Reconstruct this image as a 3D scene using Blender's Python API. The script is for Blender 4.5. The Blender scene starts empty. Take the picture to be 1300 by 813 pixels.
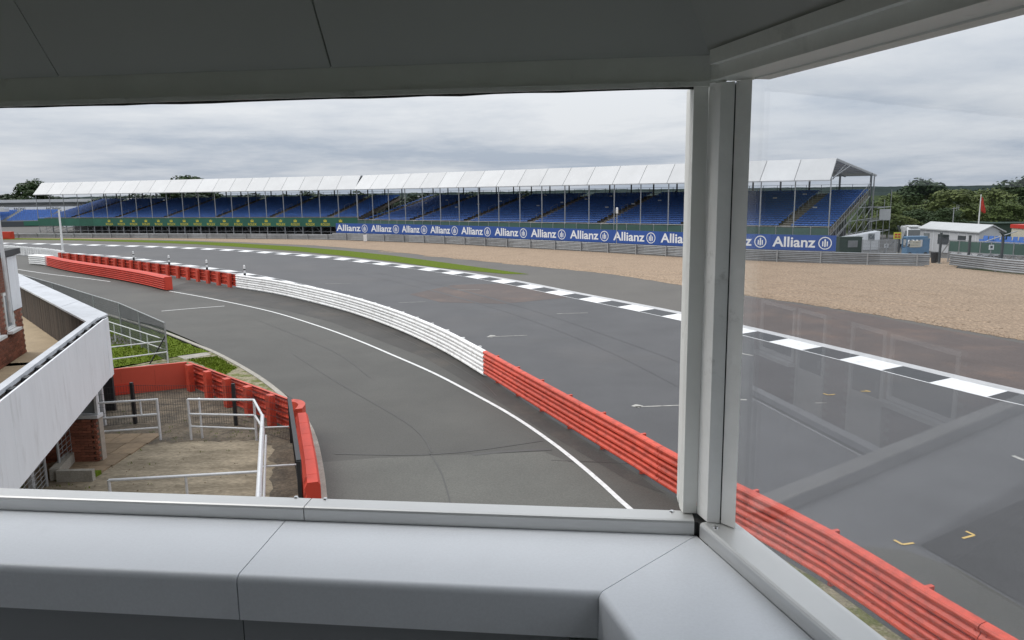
import bpy, math, random
from mathutils import Vector, Matrix
random.seed(7)
SC = bpy.context.scene
COL = SC.collection

# ------------------------------------------------------------------ camera
EYE = Vector((0, 0, 7.0))
FPX, PW, PH = 950.0, 1300.0, 813.0
cam_d = bpy.data.cameras.new('camera')
cam = bpy.data.objects.new('camera', cam_d)
COL.objects.link(cam)
ROT = Matrix.Rotation(math.radians(80.33), 3, 'X') @ Matrix.Rotation(math.radians(-0.79), 3, 'Z')
cam.location = EYE
cam.rotation_euler = ROT.to_euler()
cam_d.sensor_width = 36.0
cam_d.lens = FPX / PW * 36.0
cam_d.clip_start = 0.02
cam_d.clip_end = 9000
SC.camera = cam

# ------------------------------------------------------------------ world: overcast sky over a Nishita base
SUN_EL, SUN_AZ = math.radians(50), math.radians(-75)     # azimuth from +Y towards +X
wd = bpy.data.worlds.new('World')
SC.world = wd
wd.use_nodes = True
nt = wd.node_tree
nt.nodes.clear()
def wn(t, **k):
    n = nt.nodes.new(t)
    for a, b in k.items(): setattr(n, a, b)
    return n
out = wn('ShaderNodeOutputWorld'); bg = wn('ShaderNodeBackground')
sky = wn('ShaderNodeTexSky', sky_type='NISHITA', sun_disc=False, sun_elevation=SUN_EL, sun_rotation=SUN_AZ)
sky.air_density = 1.2; sky.dust_density = 3.0
tc = wn('ShaderNodeTexCoord'); sep = wn('ShaderNodeSeparateXYZ')
nt.links.new(tc.outputs['Generated'], sep.inputs[0])
def wmath(op, a, b=None):
    n = wn('ShaderNodeMath', operation=op)
    for i, v in enumerate((a, b)):
        if v is None: continue
        if isinstance(v, (int, float)): n.inputs[i].default_value = v
        else: nt.links.new(v, n.inputs[i])
    return n.outputs[0]
zz = wmath('MAXIMUM', sep.outputs['Z'], 0.0)
den = wmath('ADD', zz, 0.10)
cx = wmath('DIVIDE', sep.outputs['X'], den); cy = wmath('DIVIDE', sep.outputs['Y'], den)
cmb = wn('ShaderNodeCombineXYZ')
nt.links.new(cx, cmb.inputs[0]); nt.links.new(cy, cmb.inputs[1])
def wnoise(scale, detail, rough, dist, off):
    m = wn('ShaderNodeMapping'); m.inputs['Location'].default_value = off
    nt.links.new(cmb.outputs[0], m.inputs[0])
    n = wn('ShaderNodeTexNoise'); n.inputs['Scale'].default_value = scale; n.inputs['Detail'].default_value = detail
    n.inputs['Roughness'].default_value = rough; n.inputs['Distortion'].default_value = dist
    nt.links.new(m.outputs[0], n.inputs['Vector'])
    return n.outputs['Fac']
n1 = wnoise(0.42, 8, 0.60, 0.15, (41.5, 2.2, 0)); n2 = wnoise(1.7, 8, 0.66, 0.15, (9.2, 4.4, 0))
mixn = wmath('ADD', wmath('MULTIPLY', n1, 0.76), wmath('MULTIPLY', n2, 0.24))
lift = wmath('MULTIPLY', wmath('SUBTRACT', wmath('MINIMUM', zz, 0.16), 0.072), 1.4)
fac = wmath('ADD', mixn, lift)
ramp = wn('ShaderNodeValToRGB')
cr_ = ramp.color_ramp
cr_.elements[0].position = 0.365; cr_.elements[0].color = (4.1, 4.7, 5.6, 1)
cr_.elements[1].position = 0.63; cr_.elements[1].color = (7.15, 7.4, 7.75, 1)
e = cr_.elements.new(0.49); e.color = (5.75, 6.15, 6.75, 1)
nt.links.new(fac, ramp.inputs[0])
mx = wn('ShaderNodeMix', data_type='RGBA'); mx.inputs['Factor'].default_value = 0.93
nt.links.new(sky.outputs[0], mx.inputs['A']); nt.links.new(ramp.outputs[0], mx.inputs['B'])
# an overcast dome grows evenly brighter from the horizon to the zenith
dome = wn('ShaderNodeVectorMath', operation='SCALE'); nt.links.new(mx.outputs['Result'], dome.inputs[0])
nt.links.new(wmath('ADD', wmath('MULTIPLY', zz, 1.1), 0.95), dome.inputs['Scale'])
nt.links.new(dome.outputs[0], bg.inputs['Color'])
bg.inputs['Strength'].default_value = 0.10
nt.links.new(bg.outputs[0], out.inputs[0])

sun_d = bpy.data.lights.new('sun', 'SUN'); sun = bpy.data.objects.new('sun', sun_d); COL.objects.link(sun)
sun_d.energy = 1.5; sun_d.angle = math.radians(35); sun_d.color = (1, .96, .9)
sd = Vector((math.sin(SUN_AZ) * math.cos(SUN_EL), math.cos(SUN_AZ) * math.cos(SUN_EL), math.sin(SUN_EL)))
sun.rotation_euler = sd.to_track_quat('Z', 'Y').to_euler()
SC.view_settings.view_transform = 'Standard'; SC.view_settings.look = 'None'
SC.view_settings.exposure = 0.14; SC.view_settings.gamma = 1.0
SC.render.engine = 'CYCLES'
SC.cycles.use_denoising = True
SC.cycles.max_bounces = 10; SC.cycles.diffuse_bounces = 5; SC.cycles.transparent_max_bounces = 24
SC.cycles.sample_clamp_indirect = 6

# ------------------------------------------------------------------ surveying helpers: from a sighting to a point in the place
def ray(x, y): return ROT @ Vector(((x - PW / 2) / FPX, -(y - PH / 2) / FPX, -1.0))
def G(x, y, z=0.0):
    d = ray(x, y); return EYE + d * ((z - EYE.z) / d.z)
def AT(x, y, dist):
    d = ray(x, y); return EYE + d * (dist / d.y)
def V3(*a): return Vector(a)

# ------------------------------------------------------------------ materials
MATS = {}
def mat(name, col, rough=0.6, metal=0.0, spec=0.5, vary=0.0, scale=4.0, bump=0.0, bscale=None, dirt=None, rnd=0.0, stretch=None, detail=5, grain=None):
    m = bpy.data.materials.new(name); m.use_nodes = True
    t = m.node_tree; b = t.nodes['Principled BSDF']
    b.inputs['Roughness'].default_value = rough; b.inputs['Metallic'].default_value = metal
    b.inputs['Specular IOR Level'].default_value = spec
    b.inputs['Base Color'].default_value = (*col, 1)
    tcn = t.nodes.new('ShaderNodeTexCoord'); vec = tcn.outputs['Object']
    if stretch:
        mp = t.nodes.new('ShaderNodeMapping'); mp.inputs['Scale'].default_value = stretch
        t.links.new(vec, mp.inputs[0]); vec = mp.outputs[0]
    last = None
    def rgbmix(kind, fac, a, bcol):
        n = t.nodes.new('ShaderNodeMix'); n.data_type = 'RGBA'; n.blend_type = kind
        for sock, v in ((n.inputs['Factor'], fac), (n.inputs['A'], a), (n.inputs['B'], bcol)):
            if isinstance(v, (int, float)): sock.default_value = v
            elif isinstance(v, tuple): sock.default_value = (*v, 1)
            else: t.links.new(v, sock)
        return n.outputs['Result']
    def noise(s, d=detail, r=0.6):
        n = t.nodes.new('ShaderNodeTexNoise'); n.inputs['Scale'].default_value = s
        n.inputs['Detail'].default_value = d; n.inputs['Roughness'].default_value = r
        t.links.new(vec, n.inputs['Vector']); return n
    def rng(v, a, c, lo, hi):
        n = t.nodes.new('ShaderNodeMapRange'); t.links.new(v, n.inputs[0])
        for i, q in enumerate((a, c, lo, hi)): n.inputs[i + 1].default_value = q
        return n.outputs[0]
    cur = None
    if vary:
        nz = noise(scale)
        v = rng(nz.outputs['Fac'], 0.28, 0.72, 1 - vary, 1 + vary)
        vc = t.nodes.new('ShaderNodeCombineXYZ')
        for i in range(3): t.links.new(v, vc.inputs[i])
        cur = rgbmix('MULTIPLY', 1.0, col, vc.outputs[0])
    if dirt:
        dcol, dscale, lo, hi, amt = dirt
        nz = noise(dscale, 6, 0.65)
        f = rng(nz.outputs['Fac'], lo, hi, 0.0, amt)
        cur = rgbmix('MIX', f, cur if cur is not None else col, dcol)
    if grain:
        nz = noise(grain[0], 3, 0.7)
        v = rng(nz.outputs['Fac'], 0.3, 0.7, 1 - grain[1], 1 + grain[1])
        vc = t.nodes.new('ShaderNodeCombineXYZ')
        for i in range(3): t.links.new(v, vc.inputs[i])
        cur = rgbmix('MULTIPLY', 1.0, cur if cur is not None else col, vc.outputs[0])
    if rnd:
        oi = t.nodes.new('ShaderNodeObjectInfo')
        v = rng(oi.outputs['Random'], 0, 1, 1 - rnd, 1 + rnd)
        vc = t.nodes.new('ShaderNodeCombineXYZ')
        for i in range(3): t.links.new(v, vc.inputs[i])
        cur = rgbmix('MULTIPLY', 1.0, cur if cur is not None else col, vc.outputs[0])
    if cur is not None: t.links.new(cur, b.inputs['Base Color'])
    if bump:
        nz = noise(bscale or scale * 6, 4, 0.6)
        bp = t.nodes.new('ShaderNodeBump'); bp.inputs['Strength'].default_value = bump; bp.inputs['Distance'].default_value = 0.01
        t.links.new(nz.outputs['Fac'], bp.inputs['Height']); t.links.new(bp.outputs[0], b.inputs['Normal'])
    MATS[name] = m
    return m

# ground
mat('asphalt_track', (0.064, 0.064, 0.067), .62, vary=.16, scale=.35, dirt=((.098, .09, .085), .09, .5, .72, .5), bump=.35, bscale=60, grain=(22, 0.22))
mat('asphalt_pit', (0.066, 0.064, 0.057), .68, vary=.17, scale=.3, dirt=((.095, .09, .078), .16, .5, .75, .6), bump=.35, bscale=60, grain=(22, 0.24))
mat('asphalt_dark', (0.05, 0.047, 0.043), .75, vary=.2, scale=.5, dirt=((.1, .085, .07), .4, .5, .7, .6), bump=.35, bscale=50, grain=(20, 0.25))
mat('asphalt_relaid', (.053, .053, .055), .68, vary=.15, scale=.5, bump=.35, bscale=60, grain=(22, .24))
mat('asphalt_pit_pale', (0.092, 0.091, 0.08), .68, vary=.15, scale=.4, bump=.35, bscale=60, grain=(22, .24))
mat('asphalt_runoff', (0.104, 0.097, 0.087), .75, vary=.1, scale=.25, dirt=((.085, .08, .077), .07, .48, .66, .5), bump=.35, bscale=60, grain=(16, 0.18))
mat('asphalt_dusty', (0.09, 0.072, 0.066), .75, vary=.14, scale=.4, dirt=((.22, .14, .1), .35, .5, .75, .4), bump=.4, bscale=40, grain=(14, 0.25))
mat('asphalt_seal', (.056, .054, .05), .5)
mat('tyre_rubber', (.052, .051, .052), .6, vary=.2, scale=2)
mat('gravel', (.31, .235, .17), .9, spec=.1, vary=.42, scale=5, dirt=((.22, .165, .12), .5, .48, .7, .5), bump=1.0, bscale=14, grain=(9, 0.38))
mat('turf', (.098, .14, .012), .9, spec=.08, vary=.32, scale=5, dirt=((.125, .13, .035), .6, .52, .72, .5), bump=.8, bscale=40, grain=(14, 0.3))
mat('field', (.035, .05, .02), .95, spec=.03, vary=.3, scale=.05, bump=.5, bscale=2)
mat('verge', (.26, .235, .165), .9, spec=.1, vary=.3, scale=3, dirt=((.11, .13, .035), 2.2, .46, .56, .85), bump=.8, bscale=30, grain=(20, 0.35))
mat('yard', (.085, .08, .074), .8, vary=.14, scale=.2, bump=.3, bscale=30)
mat('patio', (.265, .225, .165), .9, spec=.1, vary=.28, scale=1.3, dirt=((.15, .125, .09), 1.1, .46, .62, .65), bump=.9, bscale=16, stretch=(.6, 1.4, 1), grain=(12, 0.3))
mat('dark_dirt', (.15, .125, .095), .9, spec=.1, vary=.3, scale=2.0, dirt=((.085, .075, .062), 1.4, .45, .6, .8), bump=.9, bscale=20, grain=(14, 0.35))
mat('paving_old', (.22, .16, .1), .85, vary=.25, scale=4, rnd=.15, bump=.4, bscale=40)
mat('concrete', (.34, .32, .28), .85, vary=.22, scale=4, dirt=((.17, .16, .13), 2, .5, .7, .6), bump=.4, bscale=40, grain=(30, 0.2))
mat('kerb_white', (.74, .745, .75), .55, vary=.06, scale=1.5, dirt=((.33, .33, .34), 1.8, .55, .8, .6), bump=.2, bscale=30)
mat('kerb_grey', (.47, .47, .475), .6, vary=.12, scale=2, dirt=((.3, .3, .3), 1.5, .5, .75, .6), bump=.2, bscale=30)
mat('kerb_black', (.03, .032, .036), .5, vary=.2, scale=2)
mat('line_white', (.66, .66, .65), .6, vary=.15, scale=6, dirt=((.25, .25, .25), 5, .55, .75, .7))
mat('line_worn', (.40, .39, .36), .6, vary=.2, scale=6, dirt=((.16, .155, .15), 4, .45, .65, .8))
mat('line_yellow', (.52, .36, .12), .6, vary=.15, scale=5)
# barriers
mat('red_rail', (.57, .075, .042), .46, spec=.4, vary=.12, scale=2.2, dirt=((.27, .04, .026), 4.0, .47, .68, .75), grain=(45, .12), bump=.05, bscale=30, rnd=.07)
mat('red_plastic', (.55, .06, .036), .5, spec=.25, vary=.1, scale=1.2, dirt=((.3, .04, .03), 1.8, .55, .8, .6), rnd=.06)
mat('red_wall', (.54, .075, .042), .5, vary=.07, scale=1.3, dirt=((.36, .06, .035), 1.0, .55, .8, .5))
mat('white_rail', (.86, .86, .85), .45, vary=.05, scale=2, dirt=((.40, .38, .35), 3.5, .5, .72, .65), rnd=.04)
mat('white_plastic', (.74, .74, .73), .5, vary=.06, scale=2, dirt=((.45, .45, .44), 2, .55, .8, .5), rnd=.05)
mat('galv', (.25, .26, .27), .5, .35, vary=.15, scale=2.0, dirt=((.25, .25, .25), 1.5, .52, .75, .6), rnd=.14)
mat('galv_post', (.36, .37, .38), .5, .5, vary=.12, scale=5)
mat('tube_white', (.60, .61, .62), .4, .15, vary=.08, scale=7, dirt=((.33, .31, .28), 6, .56, .75, .6))
mat('black_steel', (.018, .019, .021), .5, vary=.15, scale=6)
# stands
mat('roof_sheet', (.49, .498, .505), .5, vary=.06, scale=.4, rnd=.06, dirt=((.62, .62, .62), .5, .58, .8, .5))
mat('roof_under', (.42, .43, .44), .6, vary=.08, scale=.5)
mat('seat_blue', (.045, .14, .44), .45, vary=.22, scale=1.1)
mat('deck_board', (.155, .135, .11), .85, vary=.2, scale=1.5)
mat('aisle_tread', (.32, .29, .25), .8, vary=.2, scale=2)
mat('skirt_green', (.022, .115, .075), .6, vary=.12, scale=.5, rnd=.13)
mat('screen_green', (.05, .105, .085), .5, vary=.12, scale=1, rnd=.15)
mat('stand_steel', (.30, .31, .325), .5, .4, vary=.1, scale=2)
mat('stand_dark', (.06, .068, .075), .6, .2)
mat('banner_blue', (.02, .075, .30), .5, vary=.05, scale=.6, rnd=.05)
mat('lettering_white', (.74, .76, .78), .5)
mat('lettering_gold', (.55, .47, .05), .5)
mat('lettering_dark', (.06, .07, .09), .6)
mat('netting_and_backing', (.10, .105, .11), .8, vary=.2, scale=1.0)
# buildings
mat('brick', (.23, .082, .05), .8, vary=.15, scale=18, rnd=.32, bump=.4, bscale=90)
mat('mortar', (.30, .26, .22), .9, vary=.15, scale=12, bump=.3, bscale=60)
mat('white_board', (.74, .76, .79), .5, vary=.05, scale=1.4, dirt=((.46, .46, .46), 2.2, .54, .74, .5), stretch=(2.2, 2.2, .45))
mat('white_frame', (.74, .74, .73), .45, vary=.05, scale=4)
mat('cap_felt', (.47, .49, .52), .65, vary=.12, scale=1.6, dirt=((.28, .28, .29), 2.4, .54, .72, .6))
mat('dark_gap', (.018, .018, .02), .6)
mat('plank_brown', (.05, .036, .027), .75, vary=.3, scale=3, rnd=.28, stretch=(6, 6, .7), bump=.4, bscale=30)
mat('terrace_tile', (.37, .285, .18), .8, vary=.16, scale=2.4, dirt=((.24, .18, .11), 1.2, .5, .7, .5), bump=.3, bscale=50, grain=(25, 0.12))
mat('window_dark', (.035, .04, .045), .08, spec=.7)
mat('window_pale', (.22, .24, .25), .15, spec=.7, vary=.3, scale=1.5)
mat('roof_dark', (.05, .052, .055), .8, vary=.2, scale=1.2)
mat('hut_wall', (.50, .505, .52), .6, vary=.05, scale=.8)
mat('van_white', (.74, .745, .75), .3, vary=.03, scale=2)
mat('tyre', (.022, .022, .022), .75)
mat('cart_blue', (.10, .20, .32), .45, vary=.1, scale=3)
mat('cream', (.52, .49, .40), .6, vary=.08, scale=3)
mat('sign_yellow', (.62, .56, .06), .5)
mat('sign_red', (.50, .03, .02), .5)
mat('flag_red', (.52, .035, .025), .7, vary=.12, scale=3)
mat('hi_vis', (.6, .45, .04), .6)
mat('shed_green', (.022, .045, .035), .7, vary=.2, scale=1)
# vegetation
def leaf_mat(name, a, b):
    m = mat(name, a, .65, spec=.25, vary=.5, scale=.45, dirt=(b, .3, .42, .6, .85))
    return m
leaf_mat('leaf_dark', (.026, .048, .016), (.042, .07, .02))
leaf_mat('leaf_mid', (.06, .09, .022), (.10, .125, .03))
leaf_mat('leaf_light', (.085, .115, .03), (.12, .13, .04))
leaf_mat('leaf_far', (.03, .05, .03), (.045, .06, .032))
mat('bark', (.07, .055, .04), .9, vary=.3, scale=3)
mat('hazed_hill_wood', (.024, .036, .034), .95, spec=.03, vary=.45, scale=.03, bump=.5, bscale=.2)  # bluish cast of distant haze is put into this colour
# cabin
mat('panel_grey', (.42, .43, .41), .62, vary=.03, scale=2.0)
mat('frame_paint', (.86, .865, .83), .5, vary=.05, scale=6, dirt=((.3, .3, .28), 9, .62, .8, .45), bump=.05, bscale=60)
mat('frame_white', (.88, .88, .86), .5, vary=.06, scale=14, dirt=((.38, .37, .34), 16, .6, .76, .6), bump=.12, bscale=70)
mat('counter', (.74, .77, .81), .36, vary=.03, scale=3, spec=.45, dirt=((.55, .57, .6), 5, .58, .8, .3), grain=(160, .035))
mat('under_panel', (.30, .315, .33), .55, vary=.04, scale=2)
mat('steel', (.58, .585, .58), .45, .55, vary=.05, scale=3, stretch=(1, 1, 30))
mat('screw', (.6, .6, .6), .25, 1.0)
mat('cabin_floor', (.09, .09, .09), .8, vary=.15, scale=5)
mat('bead', (.02, .02, .02), .6)

def add_glass(name, reflective):
    m = bpy.data.materials.new(name); m.use_nodes = True
    t = m.node_tree; t.nodes.clear()
    o = t.nodes.new('ShaderNodeOutputMaterial'); tr = t.nodes.new('ShaderNodeBsdfTransparent')
    tr.inputs[0].default_value = (.985, .985, .985, 1) if not reflective else (.955, .96, .965, 1)
    if not reflective:
        t.links.new(tr.outputs[0], o.inputs[0])
    else:
        gl = t.nodes.new('ShaderNodeBsdfGlossy'); gl.inputs['Roughness'].default_value = 0.0
        gl.inputs['Color'].default_value = (1, 1, 1, 1)
        lw = t.nodes.new('ShaderNodeLayerWeight')
        pw = t.nodes.new('ShaderNodeMath'); pw.operation = 'POWER'; pw.inputs[1].default_value = 5
        t.links.new(lw.outputs['Facing'], pw.inputs[0])
        ml = t.nodes.new('ShaderNodeMath'); ml.operation = 'MULTIPLY_ADD'; ml.inputs[1].default_value = .95; ml.inputs[2].default_value = .036
        t.links.new(pw.outputs[0], ml.inputs[0])
        mxs = t.nodes.new('ShaderNodeMixShader')
        t.links.new(ml.outputs[0], mxs.inputs[0]); t.links.new(tr.outputs[0], mxs.inputs[1]); t.links.new(gl.outputs[0], mxs.inputs[2])
        t.links.new(mxs.outputs[0], o.inputs[0])
    MATS[name] = m
add_glass('pane_clear', False); add_glass('pane_shiny', True)

# ------------------------------------------------------------------ building helpers
ORG = {}
def thing(name, label, cat, loc, group=None, kind=None):
    o = bpy.data.objects.new(name, None); COL.objects.link(o); o.empty_display_size = .3
    o.location = loc; ORG[o.name] = Vector(loc)
    o['label'] = label; o['category'] = cat
    if group: o['group'] = group
    if kind: o['kind'] = kind
    return o
def tag(o, label, cat, group=None):
    o['label'] = label; o['category'] = cat
    if group: o['group'] = group
    return o

class MB:
    def __init__(s): s.v = []; s.f = []; s.m = []; s.mi = 0
    def add(s, vs, fs):
        n = len(s.v); s.v += [tuple(q) for q in vs]
        s.f += [tuple(i + n for i in f) for f in fs]; s.m += [s.mi] * len(fs); return s
    def hexa(s, p):      # 8 points, bottom ring then top ring
        return s.add(p, [(3, 2, 1, 0), (4, 5, 6, 7), (0, 1, 5, 4), (1, 2, 6, 5), (2, 3, 7, 6), (3, 0, 4, 7)])
    def box(s, c, sz, rz=0.0):
        cs, sn = math.cos(rz), math.sin(rz); hx, hy, hz = sz[0] / 2, sz[1] / 2, sz[2] / 2
        p = []
        for z in (-hz, hz):
            for x, y in ((-hx, -hy), (hx, -hy), (hx, hy), (-hx, hy)):
                p.append((c[0] + x * cs - y * sn, c[1] + x * sn + y * cs, c[2] + z))
        return s.hexa(p)
    def prism(s, poly, z0, z1):
        n = len(poly)
        a = sum(poly[i][0] * poly[(i + 1) % n][1] - poly[(i + 1) % n][0] * poly[i][1] for i in range(n))
        if a < 0: poly = poly[::-1]
        vs = [(p[0], p[1], z0) for p in poly] + [(p[0], p[1], z1) for p in poly]
        return s.add(vs, [tuple(range(n))[::-1], tuple(range(n, 2 * n))] + [(i, (i + 1) % n, n + (i + 1) % n, n + i) for i in range(n)])
    def slabwall(s, a, b, thick, z0, z1):      # wall from a to b, its thickness laid to the left of a->b
        a = Vector((a[0], a[1])); b = Vector((b[0], b[1])); d = (b - a).normalized(); n = Vector((-d.y, d.x)) * thick
        return s.prism([a, b, b + n, a + n], z0, z1)
    def tube(s, p, q, r, n=6, r2=None):
        p, q = Vector(p), Vector(q); d = (q - p)
        if d.length < 1e-6: return s
        d.normalize(); a = d.orthogonal().normalized(); b = d.cross(a); r2 = r if r2 is None else r2
        vs = []
        for c, rr in ((p, r), (q, r2)):
            for i in range(n):
                t = 2 * math.pi * (i + .5) / n; vs.append(c + (a * math.cos(t) + b * math.sin(t)) * rr)
        return s.add(vs, [(i, (i + 1) % n, n + (i + 1) % n, n + i) for i in range(n)] + [tuple(range(n))[::-1], tuple(range(n, 2 * n))])
    def beam(s, p, q, w, h):       # square bar along p->q
        p, q = Vector(p), Vector(q); d = (q - p).normalized()
        sd_ = d.cross(Vector((0, 0, 1)))
        if sd_.length < 1e-4: sd_ = Vector((1, 0, 0))
        sd_.normalize(); up = sd_.cross(d)
        vs = []
        for c in (p, q):
            for x, y in ((-1, -1), (1, -1), (1, 1), (-1, 1)): vs.append(c + sd_ * (x * w / 2) + up * (y * h / 2))
        return s.add(vs, [(0, 1, 2, 3), (7, 6, 5, 4), (0, 4, 5, 1), (1, 5, 6, 2), (2, 6, 7, 3), (3, 7, 4, 0)])
    def ball(s, c, r, n=10):
        vs = []; fs = []
        for i in range(n + 1):
            for j in range(n):
                a = math.pi * i / n; b = 2 * math.pi * j / n
                vs.append((c[0] + r * math.sin(a) * math.cos(b), c[1] + r * math.sin(a) * math.sin(b), c[2] + r * math.cos(a)))
        for i in range(n):
            for j in range(n): fs.append((i * n + j, (i + 1) * n + j, (i + 1) * n + (j + 1) % n, i * n + (j + 1) % n))
        return s.add(vs, fs)
    def sheet(s, poly, z):
        n = len(poly)
        a = sum(poly[i][0] * poly[(i + 1) % n][1] - poly[(i + 1) % n][0] * poly[i][1] for i in range(n))
        if a < 0: poly = poly[::-1]
        return s.add([(p[0], p[1], z) for p in poly], [tuple(range(n))])
    def ribbon(s, A, B, z=None):     # strip between two polylines of equal length
        n = len(A); vs = [(*p[:2], p[2] if z is None else z) for p in A] + [(*p[:2], p[2] if z is None else z) for p in B]
        return s.add(vs, [(i, i + 1, n + i + 1, n + i) for i in range(n - 1)])
    def sweep(s, prof, path, closed=True):   # prof: (offset to the right of travel, z) ; path: 2-D points
        n = len(prof); m = len(path); vs = []
        for i, p in enumerate(path):
            a = path[max(i - 1, 0)]; b = path[min(i + 1, m - 1)]
            d = Vector((b[0] - a[0], b[1] - a[1])).normalized(); r = Vector((d.y, -d.x))
            for o, z in prof: vs.append((p[0] + r.x * o, p[1] + r.y * o, z))
        fs = []
        k = n if closed else n - 1
        for i in range(m - 1):
            for j in range(k): fs.append((i * n + j, i * n + (j + 1) % n, (i + 1) * n + (j + 1) % n, (i + 1) * n + j))
        if closed: fs += [tuple(range(n))[::-1], tuple(range((m - 1) * n, m * n))]
        return s.add(vs, fs)
    def mesh(s, name, mats, org=(0, 0, 0), smooth=False):
        me = bpy.data.meshes.new(name)
        ox, oy, oz = org
        me.from_pydata([(x - ox, y - oy, z - oz) for x, y, z in s.v], [], s.f)
        for q in (mats if isinstance(mats, (list, tuple)) else [mats]): me.materials.append(MATS[q])
        if max(s.m, default=0): me.polygons.foreach_set('material_index', s.m)
        if smooth: me.polygons.foreach_set('use_smooth', [True] * len(s.f))
        me.update(); return me
    def build(s, name, mats, parent=None, kind=None, smooth=False, label=None, origin=None):
        if parent is not None: org = ORG[parent.name]
        else: org = Vector(origin) if origin is not None else Vector((0, 0, 0))
        o = bpy.data.objects.new(name, s.mesh(name, mats, org, smooth)); COL.objects.link(o)
        if parent is not None: o.parent = parent
        else: o.location = org
        ORG[o.name] = org
        if kind: o['kind'] = kind
        if label: o['label'] = label
        return o
def inst(name, me, parent, loc, rz=0.0, scale=None, label=None):     # a part that shares its mesh with its likes
    o = bpy.data.objects.new(name, me); COL.objects.link(o); o.parent = parent
    o.location = Vector(loc) - (ORG[parent.name] if parent is not None else Vector((0, 0, 0)))
    o.rotation_euler = (0, 0, rz); ORG[o.name] = Vector(loc)
    if scale: o.scale = scale
    if label: o['label'] = label
    return o
def copy_tree(o, parent=None):
    c = o.copy(); COL.objects.link(c); c.parent = parent
    for ch in list(o.children): copy_tree(ch, c)
    return c
def spline(pts, step):
    P = [Vector((p[0], p[1])) for p in pts]; dense = []
    for i in range(len(P) - 1):
        p0, p1, p2, p3 = P[max(i - 1, 0)], P[i], P[i + 1], P[min(i + 2, len(P) - 1)]
        for k in range(24):
            t = k / 24
            dense.append(.5 * ((2 * p1) + (p2 - p0) * t + (2 * p0 - 5 * p1 + 4 * p2 - p3) * t * t + (3 * p1 - p0 - 3 * p2 + p3) * t ** 3))
    dense.append(P[-1])
    L = [0]
    for i in range(1, len(dense)): L.append(L[-1] + (dense[i] - dense[i - 1]).length)
    n = max(1, round(L[-1] / step)); res = []; j = 0
    for k in range(n + 1):
        t = L[-1] * k / n
        while j < len(L) - 2 and L[j + 1] < t: j += 1
        u = (t - L[j]) / max(L[j + 1] - L[j], 1e-9); res.append(dense[j].lerp(dense[j + 1], u))
    return res
def offset(path, d):
    res = []
    for i, p in enumerate(path):
        a = path[max(i - 1, 0)]; b = path[min(i + 1, len(path) - 1)]
        t = (b - a).normalized(); res.append(Vector((p.x + t.y * d, p.y - t.x * d)))
    return res
def text_mesh(s, size, bold=0.0, squash=1.0, mat_='lettering_white', depth=.0):
    cu = bpy.data.curves.new('lettering', 'FONT'); cu.body = s; cu.size = size; cu.offset = bold; cu.extrude = depth
    cu.align_x = 'CENTER'; cu.align_y = 'CENTER'
    o = bpy.data.objects.new('lettering', cu); COL.objects.link(o)
    me = bpy.data.meshes.new_from_object(o.evaluated_get(bpy.context.evaluated_depsgraph_get()))
    bpy.data.objects.remove(o); bpy.data.curves.remove(cu)
    for v in me.vertices: v.co.x *= squash
    me.materials.clear(); me.materials.append(MATS[mat_]); return me
def put_upright(name, me, parent, loc, rz, label=None):
    o = inst(name, me, parent, loc); o.rotation_euler = (math.radians(90), 0, rz)
    if label: o['label'] = label
    return o

def ragged(poly, step, amp, rs=1):
    r = random.Random(rs); P = [Vector((p[0], p[1])) for p in poly]; res = []
    for i, a in enumerate(P):
        b = P[(i + 1) % len(P)]; L = (b - a).length; n = min(60, max(1, int(L / step))); d = (b - a).normalized(); nn_ = Vector((-d.y, d.x))
        for k in range(n): res.append(a.lerp(b, k / n) + (nn_ * r.uniform(-amp, amp) if k else Vector((0, 0))))
    return res
# ================================================================== GROUND AND ROADS
def struct(name, mb, m, **k): return mb.build(name, m, None, kind='structure', **k)
g = MB(); g.sheet([(-3500, -400), (3500, -400), (3500, 4000), (-3500, 4000)], -.06); struct('ground', g, 'field')

BARRIER = [(9.3, 2.0), (7.4, 7.0), (6.32, 10), (5.56, 12.4), (4.66, 14.4), (3.79, 16.2), (3.0, 18.2), (2.0, 20.6), (1.2, 22.55), (.2, 25), (-1.1, 28.2), (-3.25, 33.2),
           (-6.25, 38.9), (-10, 44.8), (-14.5, 50.6), (-17.7, 54.2), (-21.6, 57.9), (-27.9, 64.2), (-33, 68.8), (-40, 75.2), (-46.5, 80.8), (-50.2, 83.6)]
bar = spline(BARRIER, 1.0)
KERB = [(24, 12), (20.5, 18.5), (17.0, 24.2), (14.55, 30.0), (11.55, 37.2), (9.5, 41.5), (7.3, 45.6), (3.85, 51.7), (-.6, 59.8), (-6.45, 68.5), (-11.75, 74.8), (-18.3, 82.5),
        (-24.7, 88.9), (-36.5, 98.6), (-48, 106), (-58, 111.3), (-75, 119), (-95, 126)]
ker = spline(KERB, 2.1)

armco_pts = [(37.3, 66.6), (33.6, 68.2), (29.7, 70.4), (24.0, 74.3), (18.3, 79.0), (10.0, 87.6), (0, 96.9), (-10, 106), (-22.3, 114.8), (-31.5, 120.3), (-47, 125.8), (-61, 130.3), (-78, 135), (-92, 138.2)]
arm = spline(armco_pts, 1.0)

yard = MB(); yard.sheet([(50, 58), (44, 62)] + [(p.x, p.y) for p in arm[::4]] + [(-120, 142), (-170, 200), (-60, 200), (20, 150), (60, 110), (75, 75)], -.05); struct('service_yard', yard, 'yard')
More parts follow.
